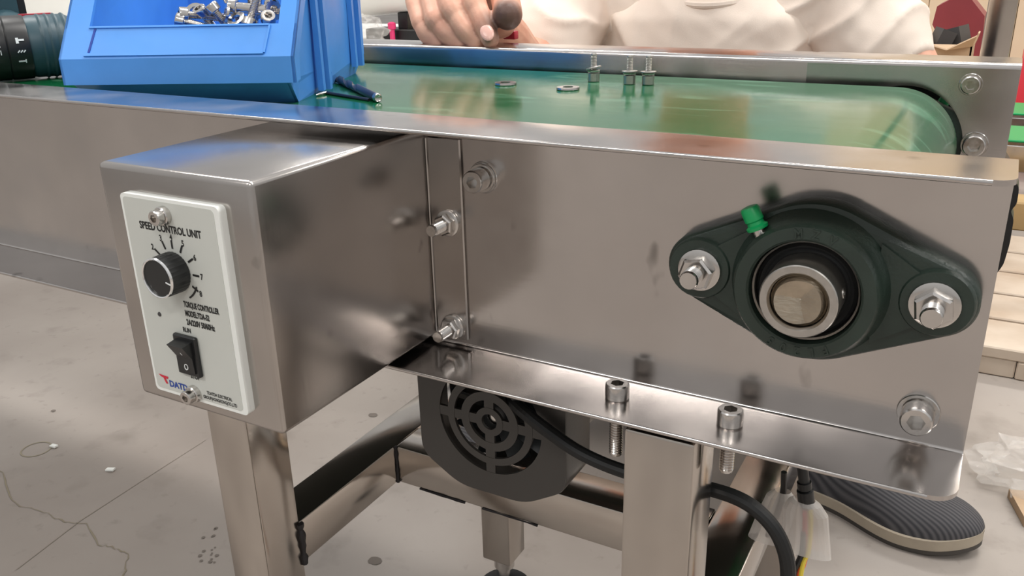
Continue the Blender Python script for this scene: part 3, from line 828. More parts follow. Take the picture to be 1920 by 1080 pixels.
wire(cn, [Yp(1509, 950, y), Yp(1509, 990, y + .001), Yp(1506, 1035, y + .001), Yp(1497, 1070, y + .002)] + end, .0012, M['redwire'])
wire(cn, [Yp(1518, 950, y), Yp(1520, 985, y - .001), Yp(1515, 1035, y - .001), Yp(1502, 1075, y - .001)] + [(p[0] + .004, p[1] - .002, p[2]) for p in end], .0012, M['yellow'])
wire(cn, [Yp(1512, 1000, y), Yp(1511, 1035, y), Yp(1505, 1060, y), Yp(1498, 1085, y)] + [(p[0] + .002, p[1], p[2]) for p in end], .0015, M['orange'])
wire(cn, [Yp(1506, 1000, y - .002), Yp(1504, 1035, y - .002), Yp(1492, 1065, y - .002), Yp(1478, 1100, y - .002)] + [(p[0] - .008, p[1], p[2]) for p in end], .0014, M['blackwire'])
y = .050
cn2 = thing('cable_connector', Yp(1466, 930, y), 'second milky wire sleeve half hidden behind the black cable and crossbar edge', 'connector')
sleeve(cn2, [(Yp(1468, 920, y), .004, .003), (Yp(1466, 932, y), .0078, .004), (Yp(1454, 965, y), .0090, .005), (Yp(1436, 1012, y), .0095, .004)], 0, 0, M['sleeve'])
wire(cn2, [Yp(1470, 885, y), Yp(1468, 925, y), Yp(1458, 960, y), Yp(1440, 1005, y)], .0016, M['blackwire'])

# ------------------------------------------------------------------ things on the belt
BT = SHZ + BR
def washer(px, py, label):
    c = Zp(px, py, BT); b = MB(); b.lathe((0, 0, 0), (0, 0, 1), [(.0036, 0), (.0078, 0), (.0080, .0004), (.0078, .0016), (.0036, .0016), (.0036, 0)], 40, False, False)
    o = b.build('flat_washer', M['bolt']); o.location = c + V((0, 0, .0002)); return tag(o, label, 'washer', 'loose washers on the belt')
washer(948, 159, 'loose steel washer on belt, the left one, nearer the hand')
washer(1065, 168, 'loose steel washer on belt, the right one, beside the upright screws')
for i, (px, py, tilt, lab) in enumerate([(1113, 153, .26, 'upturned cap screw on belt with tilted spring washer, apart from the pair'),
                                         (1180, 158, .05, 'upturned cap screw on belt, middle of the three'),
                                         (1215, 159, .03, 'upturned cap screw on belt, rightmost of the three')]):
    c = Zp(px, py, BT)
    t = thing('cap_screw', c, lab, 'screw', 'upturned screws on the belt')
    b = MB(); b.lathe(c, (0, 0, 1), [(.0038, 0), (.0043, .0006), (.0043, .0062)], 36, True, True, knurl=-.015)
    b.build('screw_head', M['dullbolt'], t)
    b = MB(); b.lathe(c, (0, 0, 1), thread(.0022, .006, .0192, .0010), 16); b.build('threaded_shank', M['dullbolt'], t, 30)
    # spring washer: split coil
    b = MB(); ps = []
    for k in range(31):
        th = 2 * PI * k / 31 * .97 + .6; ps.append(c + V((.0037 * math.cos(th), .0037 * math.sin(th), .0070 + .0009 * k / 30)))
    b.tube(ps, .0008, 6); b.build('spring_washer', M['dullbolt'], t)
    ax = V((-tilt, .05, 1)).normalized(); washer_mb(c + V((0, 0, .0082 + .004 * tilt)), ax, .0056, .0024, .0010).build('washer', M['dullbolt'], t)
# drill bits beside the bin
e0, e1 = Zp(709, 184, BT + .0029), Zp(634, 148, BT + .0029)
db = thing('drill_bit', e0, 'thick black twist drill with bright shank end, lying by the blue bin', 'drill bit')
d = (e1 - e0).normalized(); L = (e1 - e0).length
b = MB(); b.lathe(e0, d, [(.0026, .002), (.0028, .003), (.0028, L * .42)], 24)
# fluted part: two-lobed twisted section
n = 24; seg = 20; u, v, a = frame(d); rings = []
for j in range(seg + 1):
    t = j / seg; ph = t * 2.4 * PI; ring = []
    for i in range(n):
        th = 2 * PI * i / n; r = .0028 * (1 - .48 * max(0, math.cos(2 * th)) ** .8 if math.cos(2 * th) > 0 else 1)
        ring.append(e0 + a * (L * (.42 + .58 * t)) + u * (r * math.cos(th + ph)) + v * (r * math.sin(th + ph)))
    rings.append(ring)
loft(b, rings); M['drillblack'] = mat('black_oxide', (.07, .07, .09, 1), .28, .8)
b.build('fluted_body', M['drillblack'], db, 40)
b = MB(); b.lathe(e0, d, [(.0012, .0006), (.0022, 0), (.0029, .0012), (.0029, .0042)], 24); b.build('shank_end', M['bolt'], db)
e2, e3 = Zp(692, 187, BT + .0011), Zp(612, 174, BT + .0011)
th2 = thing('drill_bit', e2, 'thin black drill bit with bright ground tip, in front of the thick one', 'drill bit')
d = (e3 - e2).normalized(); L = (e3 - e2).length
b = MB(); b.lathe(e2, d, [(.0010, 0), (.0011, .001), (.0011, L)], 12); b.build('shank', M['drillblack'], th2)
b = MB(); b.lathe(e3, (Zp(588, 179, BT + .0011) - e3), [(.0012, 0), (.0013, .004), (.0012, .008), (.0003, .0105)], 12); b.build('ground_tip', M['bolt'], th2)

# ------------------------------------------------------------------ blue parts bin
ba = math.radians(23.87); BU = V((math.cos(ba), math.sin(ba), 0)); BV = V((-math.sin(ba), math.cos(ba), 0)); BW = V((0, 0, 1))
BO = Zp(555, 155, .1225); BO.z = BT
def L2W(u, v, w): return BO + BU * u + BV * v + BW * w
bin_ = thing('parts_bin', L2W(-.076, .09, 0), 'blue plastic stacking parts bin holding screws, sitting on the green belt', 'bin')
BMX = Matrix.Translation(BO) @ Matrix((BU, BV, BW)).transposed().to_4x4()
WD = .1517; HT = .112; DP = .186
def slant(w): return max(0, .75 * (w - .0315))
b = MB()
# walls in local coordinates, then placed
def quad_plate(P, nrm, t):       # P: list of 3d points (planar polygon), thickness t along nrm
    n = len(P); nrm = V(nrm); vs = [V(p) for p in P] + [V(p) + nrm * t for p in P]
    b.add(vs, [tuple(range(n)), tuple(range(2 * n - 1, n - 1, -1))] + [(i, (i + 1) % n, n + (i + 1) % n, n + i) for i in range(n)])
t = .0022; bu0, bu1 = -WD + .008, -.008
quad_plate([(bu0, .0245, 0), (bu1, .0245, 0), (bu1, DP - .016, .0), (bu0, DP - .016, .0)], (0, 0, 1), t)                    # floor of the bin
quad_plate([(bu0, .0245, 0), (bu1, .0245, 0), (-.006, .0022, .0158), (-WD + .006, .0022, .0158)], (0, .55, .85), t)        # undercut front
quad_plate([(bu0, DP - .016, 0), (bu1, DP - .016, 0), (-.004, DP - .004, .014), (-WD + .004, DP - .004, .014)], (0, -.5, .85), t)
wf = .0315
side = [(.0022, .0158), (.0022, wf), (slant(HT), HT), (DP - .002, HT), (DP - .004, .014), (DP - .016, 0), (.0245, 0)]
def wall(s):
    o = 0 if s > 0 else -WD
    P = [(o - s * .0045 - s * .0035 * max(0, (.016 - w) / .016), v, w) for v, w in side]
    n = len(P); vs = [V(p) for p in P] + [V((p[0] - s * t, p[1], p[2])) for p in P]
    b.add(vs, [tuple(range(n)), tuple(range(2 * n - 1, n - 1, -1))] + [(i, (i + 1) % n, n + (i + 1) % n, n + i) for i in range(n)])
    # twin upright ribs
    for v0, wl in ((.058, .0022), (.0675, .0018), (.148, .0075), (.1600, .0070)):
        b.box(*sorted((o - s * .0046, o + s * .0012 - s * .002 * (v0 in (.058, .148)))), v0, v0 + .0055, wl, HT)
wall(1); wall(-1)
quad_plate([(-WD, 0, .0155), (0, 0, .0155), (0, 0, .0315), (-WD, 0, .0315)], (0, 1, 0), t)                      # front lip
ws = .0500
quad_plate([(-WD, 0, .0315), (0, 0, .0315), (0, slant(ws), ws), (-WD, slant(ws), ws)], (0, .8, -.6), t)        # slanted front with the label holder
for u0, u1 in ((-.0118, 0), (-WD, -WD + .0165)):
    quad_plate([(u0, slant(ws), ws), (u1, slant(ws), ws), (u1, slant(HT), HT), (u0, slant(HT), HT)], (0, .8, -.6), t)
    s = 1 if u1 == 0 else -1
    e = 0 if s > 0 else -WD
    quad_plate([(e, 0, .0155), (e, 0, .0315), (e, slant(HT), HT), (e, slant(HT) + .012, HT), (e, .012, .0315), (e, .010, .0165)], (-s, 0, 0), .0016)
quad_plate([(-WD + .003, DP - .003, .014), (-.003, DP - .003, .014), (-.003, DP, HT), (-WD + .003, DP, HT)], (0, -1, 0), t)  # back
quad_plate([(-WD + .006, .0975, .002), (-.006, .0975, .002), (-.006, .0975, .010), (-WD + .006, .0975, .010)], (0, 1, 0), .0014)
b.xf(BMX); b.build('bin_body', M['blue'], bin_, 25)
# label holder: raised frame on the slanted front
b = MB(); NV = V((0, -.8, .6))
def onslant(u, w, h=0): return V((u, slant(w), w)) + NV * h
def bar(p0, p1, hw, h):
    d = (V(p1) - V(p0)); c = (V(p0) + V(p1)) / 2; d.normalize(); b.obox(c, d, NV.cross(d), NV, (V(p1) - V(p0)).length / 2, hw, h)
bar(onslant(-.135, .0335), onslant(-.019, .0335), .0010, .0012); bar(onslant(-.135, .0492), onslant(-.0175, .0492), .0006, .0010)
bar(onslant(-.0185, .0335), onslant(-.0170, .0492), .0006, .0010)
b.xf(BMX); b.build('label_holder', M['blue'], bin_)
b = MB(); bar(onslant(-.1325, .0350), onslant(-.1310, .0485), .0007, .0004); b.xf(BMX); b.build('label_slot', mat('slot_blue', rgb(24, 60, 150), .6), bin_)

# screws in the bin: a pile lying on the bin floor behind the front
def cap_screw_mesh(r, h, sr, L, th=1.0):
    b = MB(); cap_head(b, (0, 0, 0), (0, 0, 1), r, h)
    smooth = L * (1 - th)
    b.lathe((0, 0, 0), (0, 0, -1), [(sr, 0), (sr, max(smooth, .0005))] + thread(sr, max(smooth, .0006), L, .0010), 16)
    return b.mesh('cap_screw', M['bolt'], 30)
me_s = cap_screw_mesh(.0048, .0056, .0028, .016); me_l = cap_screw_mesh(.0050, .0058, .0034, .030, .25); me_m = cap_screw_mesh(.0048, .0056, .0028, .022)
bring = MB(); bring.lathe((0, 0, 0), (0, 0, 1), [(.0032, -.0008), (.0060, -.0008), (.0060, .0008), (.0032, .0008), (.0032, -.0008)], 28, False, False)
me_w = bring.mesh('flat_washer', M['bolt'], 30)
G = 'screws piled in the blue bin'
def drop(me, px, py, v, axis, label, cat='screw'):
    """stand-off v behind the bin front; axis = direction the head points, in bin coordinates"""
    d = ray(px, py); p = CAMPOS + d * ((v - (CAMPOS - BO).dot(BV)) / d.dot(BV))
    z = (BU * axis[0] + BV * axis[1] + BW * axis[2]).normalized(); x, y_, z = frame(z)
    o = link(me.name, me); o.matrix_basis = Matrix.Translation(p) @ Matrix((x, y_, z)).transposed().to_4x4()
    return tag(o, label, cat, G)
drop(me_m, 352, 28, .030, (-.80, -.55, .12), 'steel cap screw at left of the bin pile, head turned to the left')
drop(me_w, 366, 21, .040, (.1, -.7, .6), 'steel washer standing behind the leftmost screw of the pile', 'washer')
drop(me_s, 381, 28, .036, (-.3, -.5, .8), 'short cap screw, head up, between leftmost screw and next one')
drop(me_s, 404, 22, .034, (-.55, -.15, .85), 'cap screw leaning head up at the middle of the pile')
drop(me_l, 446, 14, .034, (-.98, -.1, .12), 'long half-threaded bolt lying across the right of the pile')
drop(me_s, 434, 3, .040, (-.2, -.2, .95), 'cap screw standing head up at the top of the pile')
drop(me_w, 443, 36, .026, (-.2, -.6, .75), 'steel washer leaning at the front of the pile, under long bolt', 'washer')
drop(me_w, 424, 26, .030, (-.8, -.5, .3), 'steel washer on edge beside the head of the long bolt', 'washer')
drop(me_s, 477, 8, .045, (.2, -.2, .9), 'cap screw head peeping out behind the long bolt')
drop(me_s, 505, 13, .044, (.8, -.3, .4), 'cap screw behind the tip of the long bolt')
drop(me_w, 514, 20, .032, (.75, -.6, .3), 'steel washer on edge at the right end of the pile', 'washer')
drop(me_s, 470, 36, .028, (-.2, -.5, -.8), 'cap screw with threads up at front right of the pile')
drop(me_s, 503, 39, .028, (.3, -.6, .6), 'cap screw at the front right corner of the bin')
drop(me_m, 346, 41, .027, (-.6, -.2, .2), 'cap screw just showing over the bin front at far left')
for i in range(16):   # the rest of the heap, under the ones that show
    q = L2W(random.uniform(-.095, -.034), random.uniform(.048, .080), .0085 + .0085 * (i % 3))
    z = V((random.uniform(-1, 1), random.uniform(-1, 1), random.uniform(-.25, .25))).normalized(); x, y_, z = frame(z)
    me = (me_s, me_m, me_s)[i % 3]
    o = link('cap_screw', me); o.matrix_basis = Matrix.Translation(q) @ Matrix((x, y_, z)).transposed().to_4x4()
    tag(o, 'steel cap screw low in the heap inside the blue bin, behind its front', 'screw', 'screws at the bottom of the blue bin')

# ------------------------------------------------------------------ cordless drill lying on the belt
DA = Zp(50, 88, .1325); da = math.radians(62); DX = V((math.cos(da), math.sin(da), 0)); DY = V((-math.sin(da), math.cos(da), 0))
dr = thing('cordless_drill', (DA.x, DA.y, BT), 'dark teal cordless drill lying on belt behind the blue bin', 'drill')
RD = .0250
b = MB(); b.lathe(DA, DX, [(RD * .93, 0), (RD * .98, .004), (RD * .98, .030), (RD * .90, .034), (RD * .92, .075), (RD * .8, .086), (RD * .5, .092)], 40); b.build('housing', M['teal'], dr)
b = MB()
for k in range(4): b.lathe(DA, DX, [(RD * .985, .010 + .006 * k), (RD * 1.02, .0115 + .006 * k), (RD * .985, .013 + .006 * k)], 40, False, False)
b.build('grip_rib', M['teal'], dr)
b = MB(); b.lathe(DA, -DX, [(RD * .99, -.001), (RD, .001), (RD, .014), (RD * .97, .0150), (RD * 1.0, .0160), (RD * 1.0, .030), (RD * .92, .034), (RD * .6, .042), (RD * .5, .070), (RD * .3, .074)], 48)
cl = b.build('clutch_ring', M['black'], dr)
# collar marks: hammer, drill and screw signs, and the torque numbers
side_dir = V((math.sin(da), -math.cos(da), 0))
def on_ring(t, a):   # t along -DX, a: angle from the side facing the camera, upwards
    out = side_dir * math.cos(a) + V((0, 0, 1)) * math.sin(a); up = V((0, 0, 1)) * math.cos(a) - side_dir * math.sin(a)
    return DA - DX * t + out * (RD + .0003), out, up
def ring_mark(parts, t, a):
    p, out, up = on_ring(t, a); b = MB()
    for (x, y_, hx, hy, rot) in parts:
        c, s = math.cos(rot), math.sin(rot); b.obox(p + DX * x + up * y_, DX * c + up * s, -DX * s + up * c, out, hx, hy, .0002)
    return b.build('mark', M['inkwhite'], cl, 0)
ring_mark([(-.0012, 0, .0010, .0022, 0), (.0015, .0003, .0022, .0007, 0)], .0065, .28)
ring_mark([(-.002, 0, .0012, .0004, .8), (0, 0, .0012, .0004, .8), (.002, 0, .0012, .0004, .8)], .0060, -.05)
ring_mark([(-.001, 0, .0024, .0005, 0), (.0018, 0, .0004, .0014, 0)], .0060, -.36)
for s, t, a in (('5', .0225, .62), ('1', .0205, -.06)):
    p, out, up = on_ring(t, a); put_text('number', s, p - up * .0016, DX, up, .0050, M['inkwhite'], cl, .9, .0001, .0001, 'CENTER')
for t, a in ((.0235, .82), (.0220, .46), (.0212, .28), (.0208, .12)): ring_mark([(0, 0, .0007, .0005, 0)], t, a)
# handle lies back on the belt, battery at its end
h0 = DA + DX * .008; hd = (DY + V((0, 0, .30))).normalized()
b = MB(); b.tube([h0, h0 + DY * .035 + V((0, 0, .002)), h0 + DY * .075 - DX * .008 + V((0, 0, .006)), h0 + DY * .100 - DX * .012 + V((0, 0, .008))], [.020, .0175, .0165, .018], 20); b.build('handle', M['teal'], dr)
b = MB(); b.obox(h0 + DY * .125 + V((0, 0, .016)) - DX * .030, DX, DY, (0, 0, 1), .030, .024, .030); b.build('battery', M['teal'], dr, 0)
b = MB(); b.obox(h0 + DY * .125 + V((0, 0, .016)) + DX * .0032, DX, DY, (0, 0, 1), .003, .022, .026); b.build('battery_end', M['black'], dr, 0)
b = MB(); b.obox(DA + DX * .012 + V((0, 0, RD * .80)) + DY * .012, DX, DY, (0, 0, 1), .012, .005, .005); b.build('direction_switch', M['red'], dr, 0)
p = DA + DX * .046 + side_dir * RD * .86; b = MB(); b.obox(p + V((0, 0, .003)), DX, (0, 0, 1), side_dir, .006, .007, .003); b.build('badge', M['red'], dr, 0)

# ------------------------------------------------------------------ person behind the conveyor
per = thing('person', (-.35, .75, FLOOR), 'seated person in cream t-shirt behind conveyor, right hand resting on the far flange', 'person')

def chain(b, pts, per_=4, seg=14):
    """tapered limb with rounded ends through (point, radius)"""
    ps = [V((*p, r)) if False else (V(p), r) for p, r in pts]
    C = spline([p for p, _ in ps], per_); rr = []
    n = len(ps)
    for i in range(n - 1):
        for k in range(per_):
            t = k / per_; t = t * t * (3 - 2 * t); rr.append(ps[i][1] * (1 - t) + ps[i + 1][1] * t)
    rr.append(ps[-1][1])
    b.tube(C, rr, seg); b.ball(C[0], rr[0], seg=seg); b.ball(C[-1], rr[-1], seg=seg)
def remesh(b, vox, smooth=6, name='tmp'):
    me = b.mesh(name, M['skin'], 0); o = bpy.data.objects.new(name, me); COL.objects.link(o)
    m = o.modifiers.new('r', 'REMESH'); m.mode = 'VOXEL'; m.voxel_size = vox
    s = o.modifiers.new('s', 'SMOOTH'); s.factor = .5; s.iterations = smooth
    out = evaluated(o); bpy.data.objects.remove(o); bpy.data.meshes.remove(me); return out
def ellipse_loft(b, rings, n=40):
    R_ = []
    for (cx, cy, cz, hw, hd) in rings:
        R_.append([(cx + hw * math.copysign(abs(math.cos(t)) ** .85, math.cos(t)), cy + hd * math.copysign(abs(math.sin(t)) ** .85, math.sin(t)), cz) for t in [2 * PI * i / n for i in range(n)]])
    loft(b, R_)
shR, shL = Yp(1088, -22, .690), Yp(1580, -24, .700)      # the person's right and left shoulder
elR, elL = Yp(978, 150, .520), Yp(1690, 170, .660)
wrR = Yp(900, 18, .405); wrL = V((-.215, .590, -.06))
# fine hand first
hb = MB()
def fj(px, py, y): return Yp(px, py, y)
fing = [[(866, -46, .366, .0112), (886, -2, .322, .0108), (898, 24, .312, .0094), (908, 46, .306, .0096), (919, 72, .3005, .0080)],
        [(836, -40, .366, .0112), (846, 10, .318, .0110), (860, 36, .310, .0094), (874, 58, .306, .0095), (894, 79, .306, .0076)],
        [(808, -30, .366, .0106), (815, 30, .317, .0104), (827, 50, .311, .0088), (840, 65, .308, .0090), (864, 81, .308, .0074)],
        [(782, -14, .370, .0098), (788, 34, .323, .0092), (794, 52, .315, .0080), (802, 66, .311, .0082), (822, 81, .309, .0070)]]
palm = wrR
for F in fing: chain(hb, [((palm * .6 + fj(*F[0][:3]) * .4), .013)] + [(fj(*q[:3]), q[3]) for q in F], 5)
thb = [(palm + V((.012, -.012, .004)), .0140), (fj(936, -24, .372), .0128), (fj(949, 8, .338), .0128), (fj(952, 28, .312), .0126)]
chain(hb, thb, 5)
# pad of the hand seen below the thumb
hb.ball(fj(938, 46, .345), (.014, .014, .012))
chain(hb, [(elR, .040), (elR * .5 + wrR * .5, .034), (wrR, .024)], 5, 20)
hand = remesh(hb, .0012, 4, 'hand')
bb = MB()
ellipse_loft(bb, [(-.318, .70, .185, .045, .050), (-.320, .705, .150, .06, .055), (-.326, .71, .115, .135, .072), (-.330, .72, .06, .135, .088), (-.340, .745, -.04, .125, .09), (-.36, .79, -.16, .125, .09), (-.375, .83, -.27, .145, .10), (-.375, .84, -.31, .12, .09)])
bb.ball((-.316, .665, .300), (.074, .092, .112)); chain(bb, [((-.318, .70, .13), .055), ((-.317, .69, .20), .052), ((-.316, .675, .25), .055)])
bb.ball((-.316, .572, .292), (.013, .018, .020)); bb.ball((-.316, .580, .262), (.026, .012, .010)); bb.ball((-.394, .668, .298), (.010, .018, .030)); bb.ball((-.238, .668, .298), (.010, .018, .030))
chain(bb, [(shR, .052), (shR * .45 + elR * .55, .046), (elR, .040)]); chain(bb, [(shL, .052), (shL * .45 + elL * .55, .046), (elL, .040), (elL * .5 + wrL * .5, .036), (wrL, .026)])
chain(bb, [((-.32, .705, .12), .05), (shR, .05)]); chain(bb, [((-.32, .705, .12), .05), (shL, .05)])
kL, aL = V((-.115, .535, -.03)), V((-.150, .640, -.345)); kR, aR = V((-.52, .56, -.03)), V((-.565, .610, -.345))
for hx, k, a in ((-.30, kL, aL), (-.45, kR, aR)): chain(bb, [((hx, .82, -.27), .085), (k, .058), (k * .5 + a * .5, .052), (a, .036), (a + V((0, -.01, -.05)), .034)], 5)
# the left hand rests on the knee
for q in range(4): chain(bb, [(wrL + V((-.03 + .02 * q, -.03, -.01)), .011), (wrL + V((-.035 + .024 * q, -.065, -.03)), .010), (wrL + V((-.035 + .026 * q, -.080, -.065)), .008)], 3, 10)
chain(bb, [(wrL, .02), (wrL + V((0, -.03, -.008)), .024)], 3)
body = remesh(bb, .007, 5, 'body')
bm = bmesh.new(); bm.from_mesh(hand); bm.from_mesh(body); me = bpy.data.meshes.new('body'); bm.to_mesh(me); bm.free()
me.polygons.foreach_set('use_smooth', [True] * len(me.polygons))
# grime on the thumb tip, stored on the skin itself
tip, base = fj(948, 37, .302), fj(944, -2, .35)
at_ = me.attributes.new('grime', 'FLOAT', 'POINT')
vals = []
for v in me.vertices:
    d = (v.co - tip).length; vals.append(max(0., min(1., (.0270 - d) / .0150)))
at_.data.foreach_set('value', vals)
m = M['skin']; n = m.node_tree; bs = n.nodes['Principled BSDF']; old = bs.inputs['Base Color'].links[0].from_socket
an = n.nodes.new('ShaderNodeAttribute'); an.attribute_name = 'grime'; mx = n.nodes.new('ShaderNodeMix'); mx.data_type = 'RGBA'
n.links.new(an.outputs['Fac'], mx.inputs[0]); n.links.new(old, mx.inputs[6]); mx.inputs[7].default_value = rgb(98, 72, 63); n.links.new(mx.outputs[2], bs.inputs['Base Color'])
me.materials.clear(); me.materials.append(M['skin'])
body_o = link('body', me, per)
b = MB(); nd = (fj(922, 80, .2975) - fj(912, 52, .303)).normalized(); nn = (CAMPOS - fj(919, 70, .3)).normalized(); nn = (nn - nd * nn.dot(nd)).normalized()
b.ball(fj(916, 69, .3005) + nn * .0068, (.0058, .0082, .0022), Matrix((nd.cross(nn), nd, nn)).transposed()); b.build('fingernail', M['nail'], body_o, 0)
# t-shirt
sb = MB()
ellipse_loft(sb, [(-.312, .690, .152, .060, .060), (-.314, .695, .143, .090, .070), (-.318, .70, .122, .132, .086), (-.320, .71, .08, .139, .100), (-.326, .725, .02, .140, .106), (-.342, .755, -.06, .142, .108), (-.362, .80, -.17, .150, .112), (-.375, .835, -.29, .168, .122)])
cuR, cuL = shR * .36 + elR * .64, shL * .44 + elL * .56
sl = []
for root, sh_, el_, cu in (((-.38, .70, .100), shR, elR, cuR), ((-.255, .70, .100), shL, elL, cuL)):
    q = MB(); chain(q, [(root, .060), (sh_, .056), (sh_ * .6 + el_ * .4, .058), (cu, .058)], 5, 20); sl.append(remesh(q, .004, 5, 'sleeve'))
tors = remesh(sb, .004, 6, 'torso')
def wrinkle(me, fold, amp):
    co_ = [(v.co.copy(), v.normal.copy()) for v in me.vertices]
    for v, (p, nv) in zip(me.vertices, co_):
        k = .0030 * noise.noise(V((p.x * 20, p.y * 10, p.z * 8))) + .0012 * noise.noise(V((p.x * 40 + p.z * 50, p.y * 26, p.z * 26)))
        v.co = p + nv * (k + fold(p) * amp)
def ridge(x): return (1 - abs(math.sin(x))) ** 2
wrinkle(tors, lambda p: ridge((p.x * .9 + p.z * .75) * 46 + 1.2 * noise.noise(p * 9) + .8) * max(0, 1 - abs(p.x + .395) / .085) + ridge((p.x * .9 - p.z * .8) * 46 + 1.2 * noise.noise(p * 9 + V((5, 0, 0)))) * max(0, 1 - abs(p.x + .225) / .085) + .5 * ridge(p.x * 40 + 2.5 * noise.noise(p * 7)), .0060)
wrinkle(sl[0], lambda p: ridge((p.x * .7 + p.z * 1.2) * 62 + 2 * noise.noise(p * 12)), .0050)
wrinkle(sl[1], lambda p: ridge((p.x * .9 - p.z * 1.1) * 55 + 2 * noise.noise(p * 12)), .0050)
bm = bmesh.new(); bm.from_mesh(tors); bm.from_mesh(sl[0]); bm.from_mesh(sl[1]); shirt = bpy.data.meshes.new('t_shirt'); bm.to_mesh(shirt); bm.free()
shirt.polygons.foreach_set('use_smooth', [True] * len(shirt.polygons)); shirt.materials.clear(); shirt.materials.append(M['shirt'])
sh = link('t_shirt', shirt, per)
b = MB(); P = []
for i in range(41):
    t = 2 * PI * i / 40; P.append((-.306 + .0600 * math.cos(t), .688 + .0680 * math.sin(t), .150 - .0125 * max(0, -math.sin(t)) ** 1.5))
b.tube(P, .0040, 8); b.build('collar', M['shirt'], sh, 0)
tb = MB()
for hx, k, a in ((-.30, kL, aL), (-.45, kR, aR)): chain(tb, [((hx, .82, -.265), .098), (k, .070), (k * .5 + a * .5, .064), (a, .050)], 5, 18)
chain(tb, [((-.31, .83, -.25), .115), ((-.44, .83, -.25), .115)])
tr = remesh(tb, .008, 6, 'trousers'); tr.materials.clear(); tr.materials.append(M['trouser']); tr.polygons.foreach_set('use_smooth', [True] * len(tr.polygons)); link('trousers', tr, per)
b = MB(); b.ball((-.316, .688, .325), (.083, .092, .098)); hm = b.build('hair', M['hair'], per, 0)

def shoe(parent, heel, toe, L=.262):
    """slip-on: outsole, midsole band and striped knit upper, lofted from heel to toe"""
    heel, toe = V(heel), V(toe); ax = (toe - heel).normalized(); sd = V((ax.y, -ax.x, 0)); up = V((0, 0, 1))
    prof = []
    for i in range(57):
        t = .5 - .5 * math.cos(PI * i / 56)
        wv = .030 + .006 * math.sin(t * PI) + (.0135 * math.exp(-((t - .72) / .20) ** 2)) - .004 * math.exp(-((t - .42) / .14) ** 2)
        endr = min(1, math.sqrt(max(0, 1 - ((t - .84) / .16) ** 2)) if t > .84 else 1) * (math.sqrt(max(0, 1 - ((.10 - t) / .10) ** 2)) if t < .10 else 1)
        prof.append((t, max(.002, wv * endr), .070 * (1 - t) ** .9 * (t < .45) + (.062 - .016 * min(1, t / .85) if t >= .45 else 0), endr))
    def band(name, z0, z1, k, m):
        b = MB(); rings = []
        for (t, wv, h, e) in prof:
            c = heel + ax * (t * L); spring = .012 * max(0, (t - .7) / .3) ** 2
            rings.append([c + sd * (s * wv * k) + up * (z + spring) for s, z in ((-1, z0), (1, z0), (1.02, z1), (-1.02, z1))])
        loft(b, rings); return b.build(name, m, parent, 50)
    o = band('outsole', 0, .006, 1.03, M['outsole']); band('midsole', .006, .019, 1.06, M['sole'])
    b = MB(); rings = []; n = 20
    for (t, wv, h, e) in prof:
        c = heel + ax * (t * L); spring = .012 * max(0, (t - .7) / .3) ** 2
        top = (.062 - .020 * max(0, (t - .35) / .65)) * (.35 + .65 * e)
        if t < .35: top = .066
        rings.append([c + sd * (wv * 1.0 * math.cos(PI * i / n) * (1 - .10 * math.sin(PI * i / n))) + up * (.018 + spring + (top - .018) * math.sin(PI * i / n) ** .75) for i in range(n + 1)])
    loft(b, rings); me = b.mesh('upper', M['knit'], 50)
    return link('upper', me, parent)
shoe(per, (-.205, .640, FLOOR), (.05, .574, FLOOR))
shoe(per, (-.590, .700, FLOOR), (-.520, .450, FLOOR))

# ------------------------------------------------------------------ background
def tube_post(name, x, y, w_, z0, z1, m, label, cat):
    b = MB(); b.rbox(x - w_ / 2, x + w_ / 2, y - w_ / 2, y + w_ / 2, z0, z1, .003, 2); return tag(b.build(name, m), label, cat)
pc = Yp(1872, 60, 1.22)
tube_post('steel_post', pc.x, pc.y, .040, FLOOR, 1.3, M['tube'], 'dull square steel post standing behind the right end of the conveyor', 'post')
# low bench behind, hidden by the far plate, carrying the carton and the red box
bz = -.060
wb = thing('work_bench', (-.16, 1.62, FLOOR), 'low plywood bench behind the conveyor carrying the carton and red box', 'bench')
b = MB(); b.rbox(-.52, -.03, 1.42, 1.92, bz - .02, bz, .002, 1); b.build('bench_top', M['ply'], wb)
for x in (-.50, -.05):
    for y in (1.44, 1.90): b = MB(); b.rbox(x - .015, x + .015, y - .015, y + .015, FLOOR, bz - .02, .001, 1); b.build('leg', M['wood'], wb)
# carton with open flaps and grey blocks
ct = thing('cardboard_carton', (-.10, 1.54, bz), 'open cardboard carton full of dark blocks behind the far flange', 'carton')
yk = 1.50
def yk_(px, py, y=yk): return Yp(px, py, y)
c0_, c1_ = yk_(1742, 95), yk_(1822, 95)
b = MB(); x0, x1 = c0_.x, c1_.x
zt = yk_(1800, 84).z
for q in ((x0, x1, yk, yk + .003), (x0, x1, yk + .13, yk + .133), (x0, x0 + .003, yk, yk + .13), (x1 - .003, x1, yk, yk + .13)): b.box(*q, bz + .0005, zt)
b.box(x0, x1, yk, yk + .13, bz + .0005, bz + .004); b.build('carton_body', M['card'], ct, 0)
def flap(P, name='flap'):
    b = MB(); P = [V(p) for p in P]; nrm = (P[1] - P[0]).cross(P[2] - P[0]).normalized() * .003; n = len(P)
    b.add(P + [p + nrm for p in P], [tuple(range(n)), tuple(range(2 * n - 1, n - 1, -1))] + [(i, (i + 1) % n, n + (i + 1) % n, n + i) for i in range(n)]); b.build(name, M['card'], ct, 0)
flap([(x1, yk, zt), (x1, yk + .13, zt), Yp(1836, 58, yk + .12), Yp(1834, 62, yk)])
flap([(x0, yk, zt), (x1, yk, zt), Yp(1832, 66, yk - .02), Yp(1775, 92, yk - .02)])
flap([(x0, yk, zt), (x0, yk + .13, zt), Yp(1734, 36, yk + .13), Yp(1740, 70, yk - .005)])
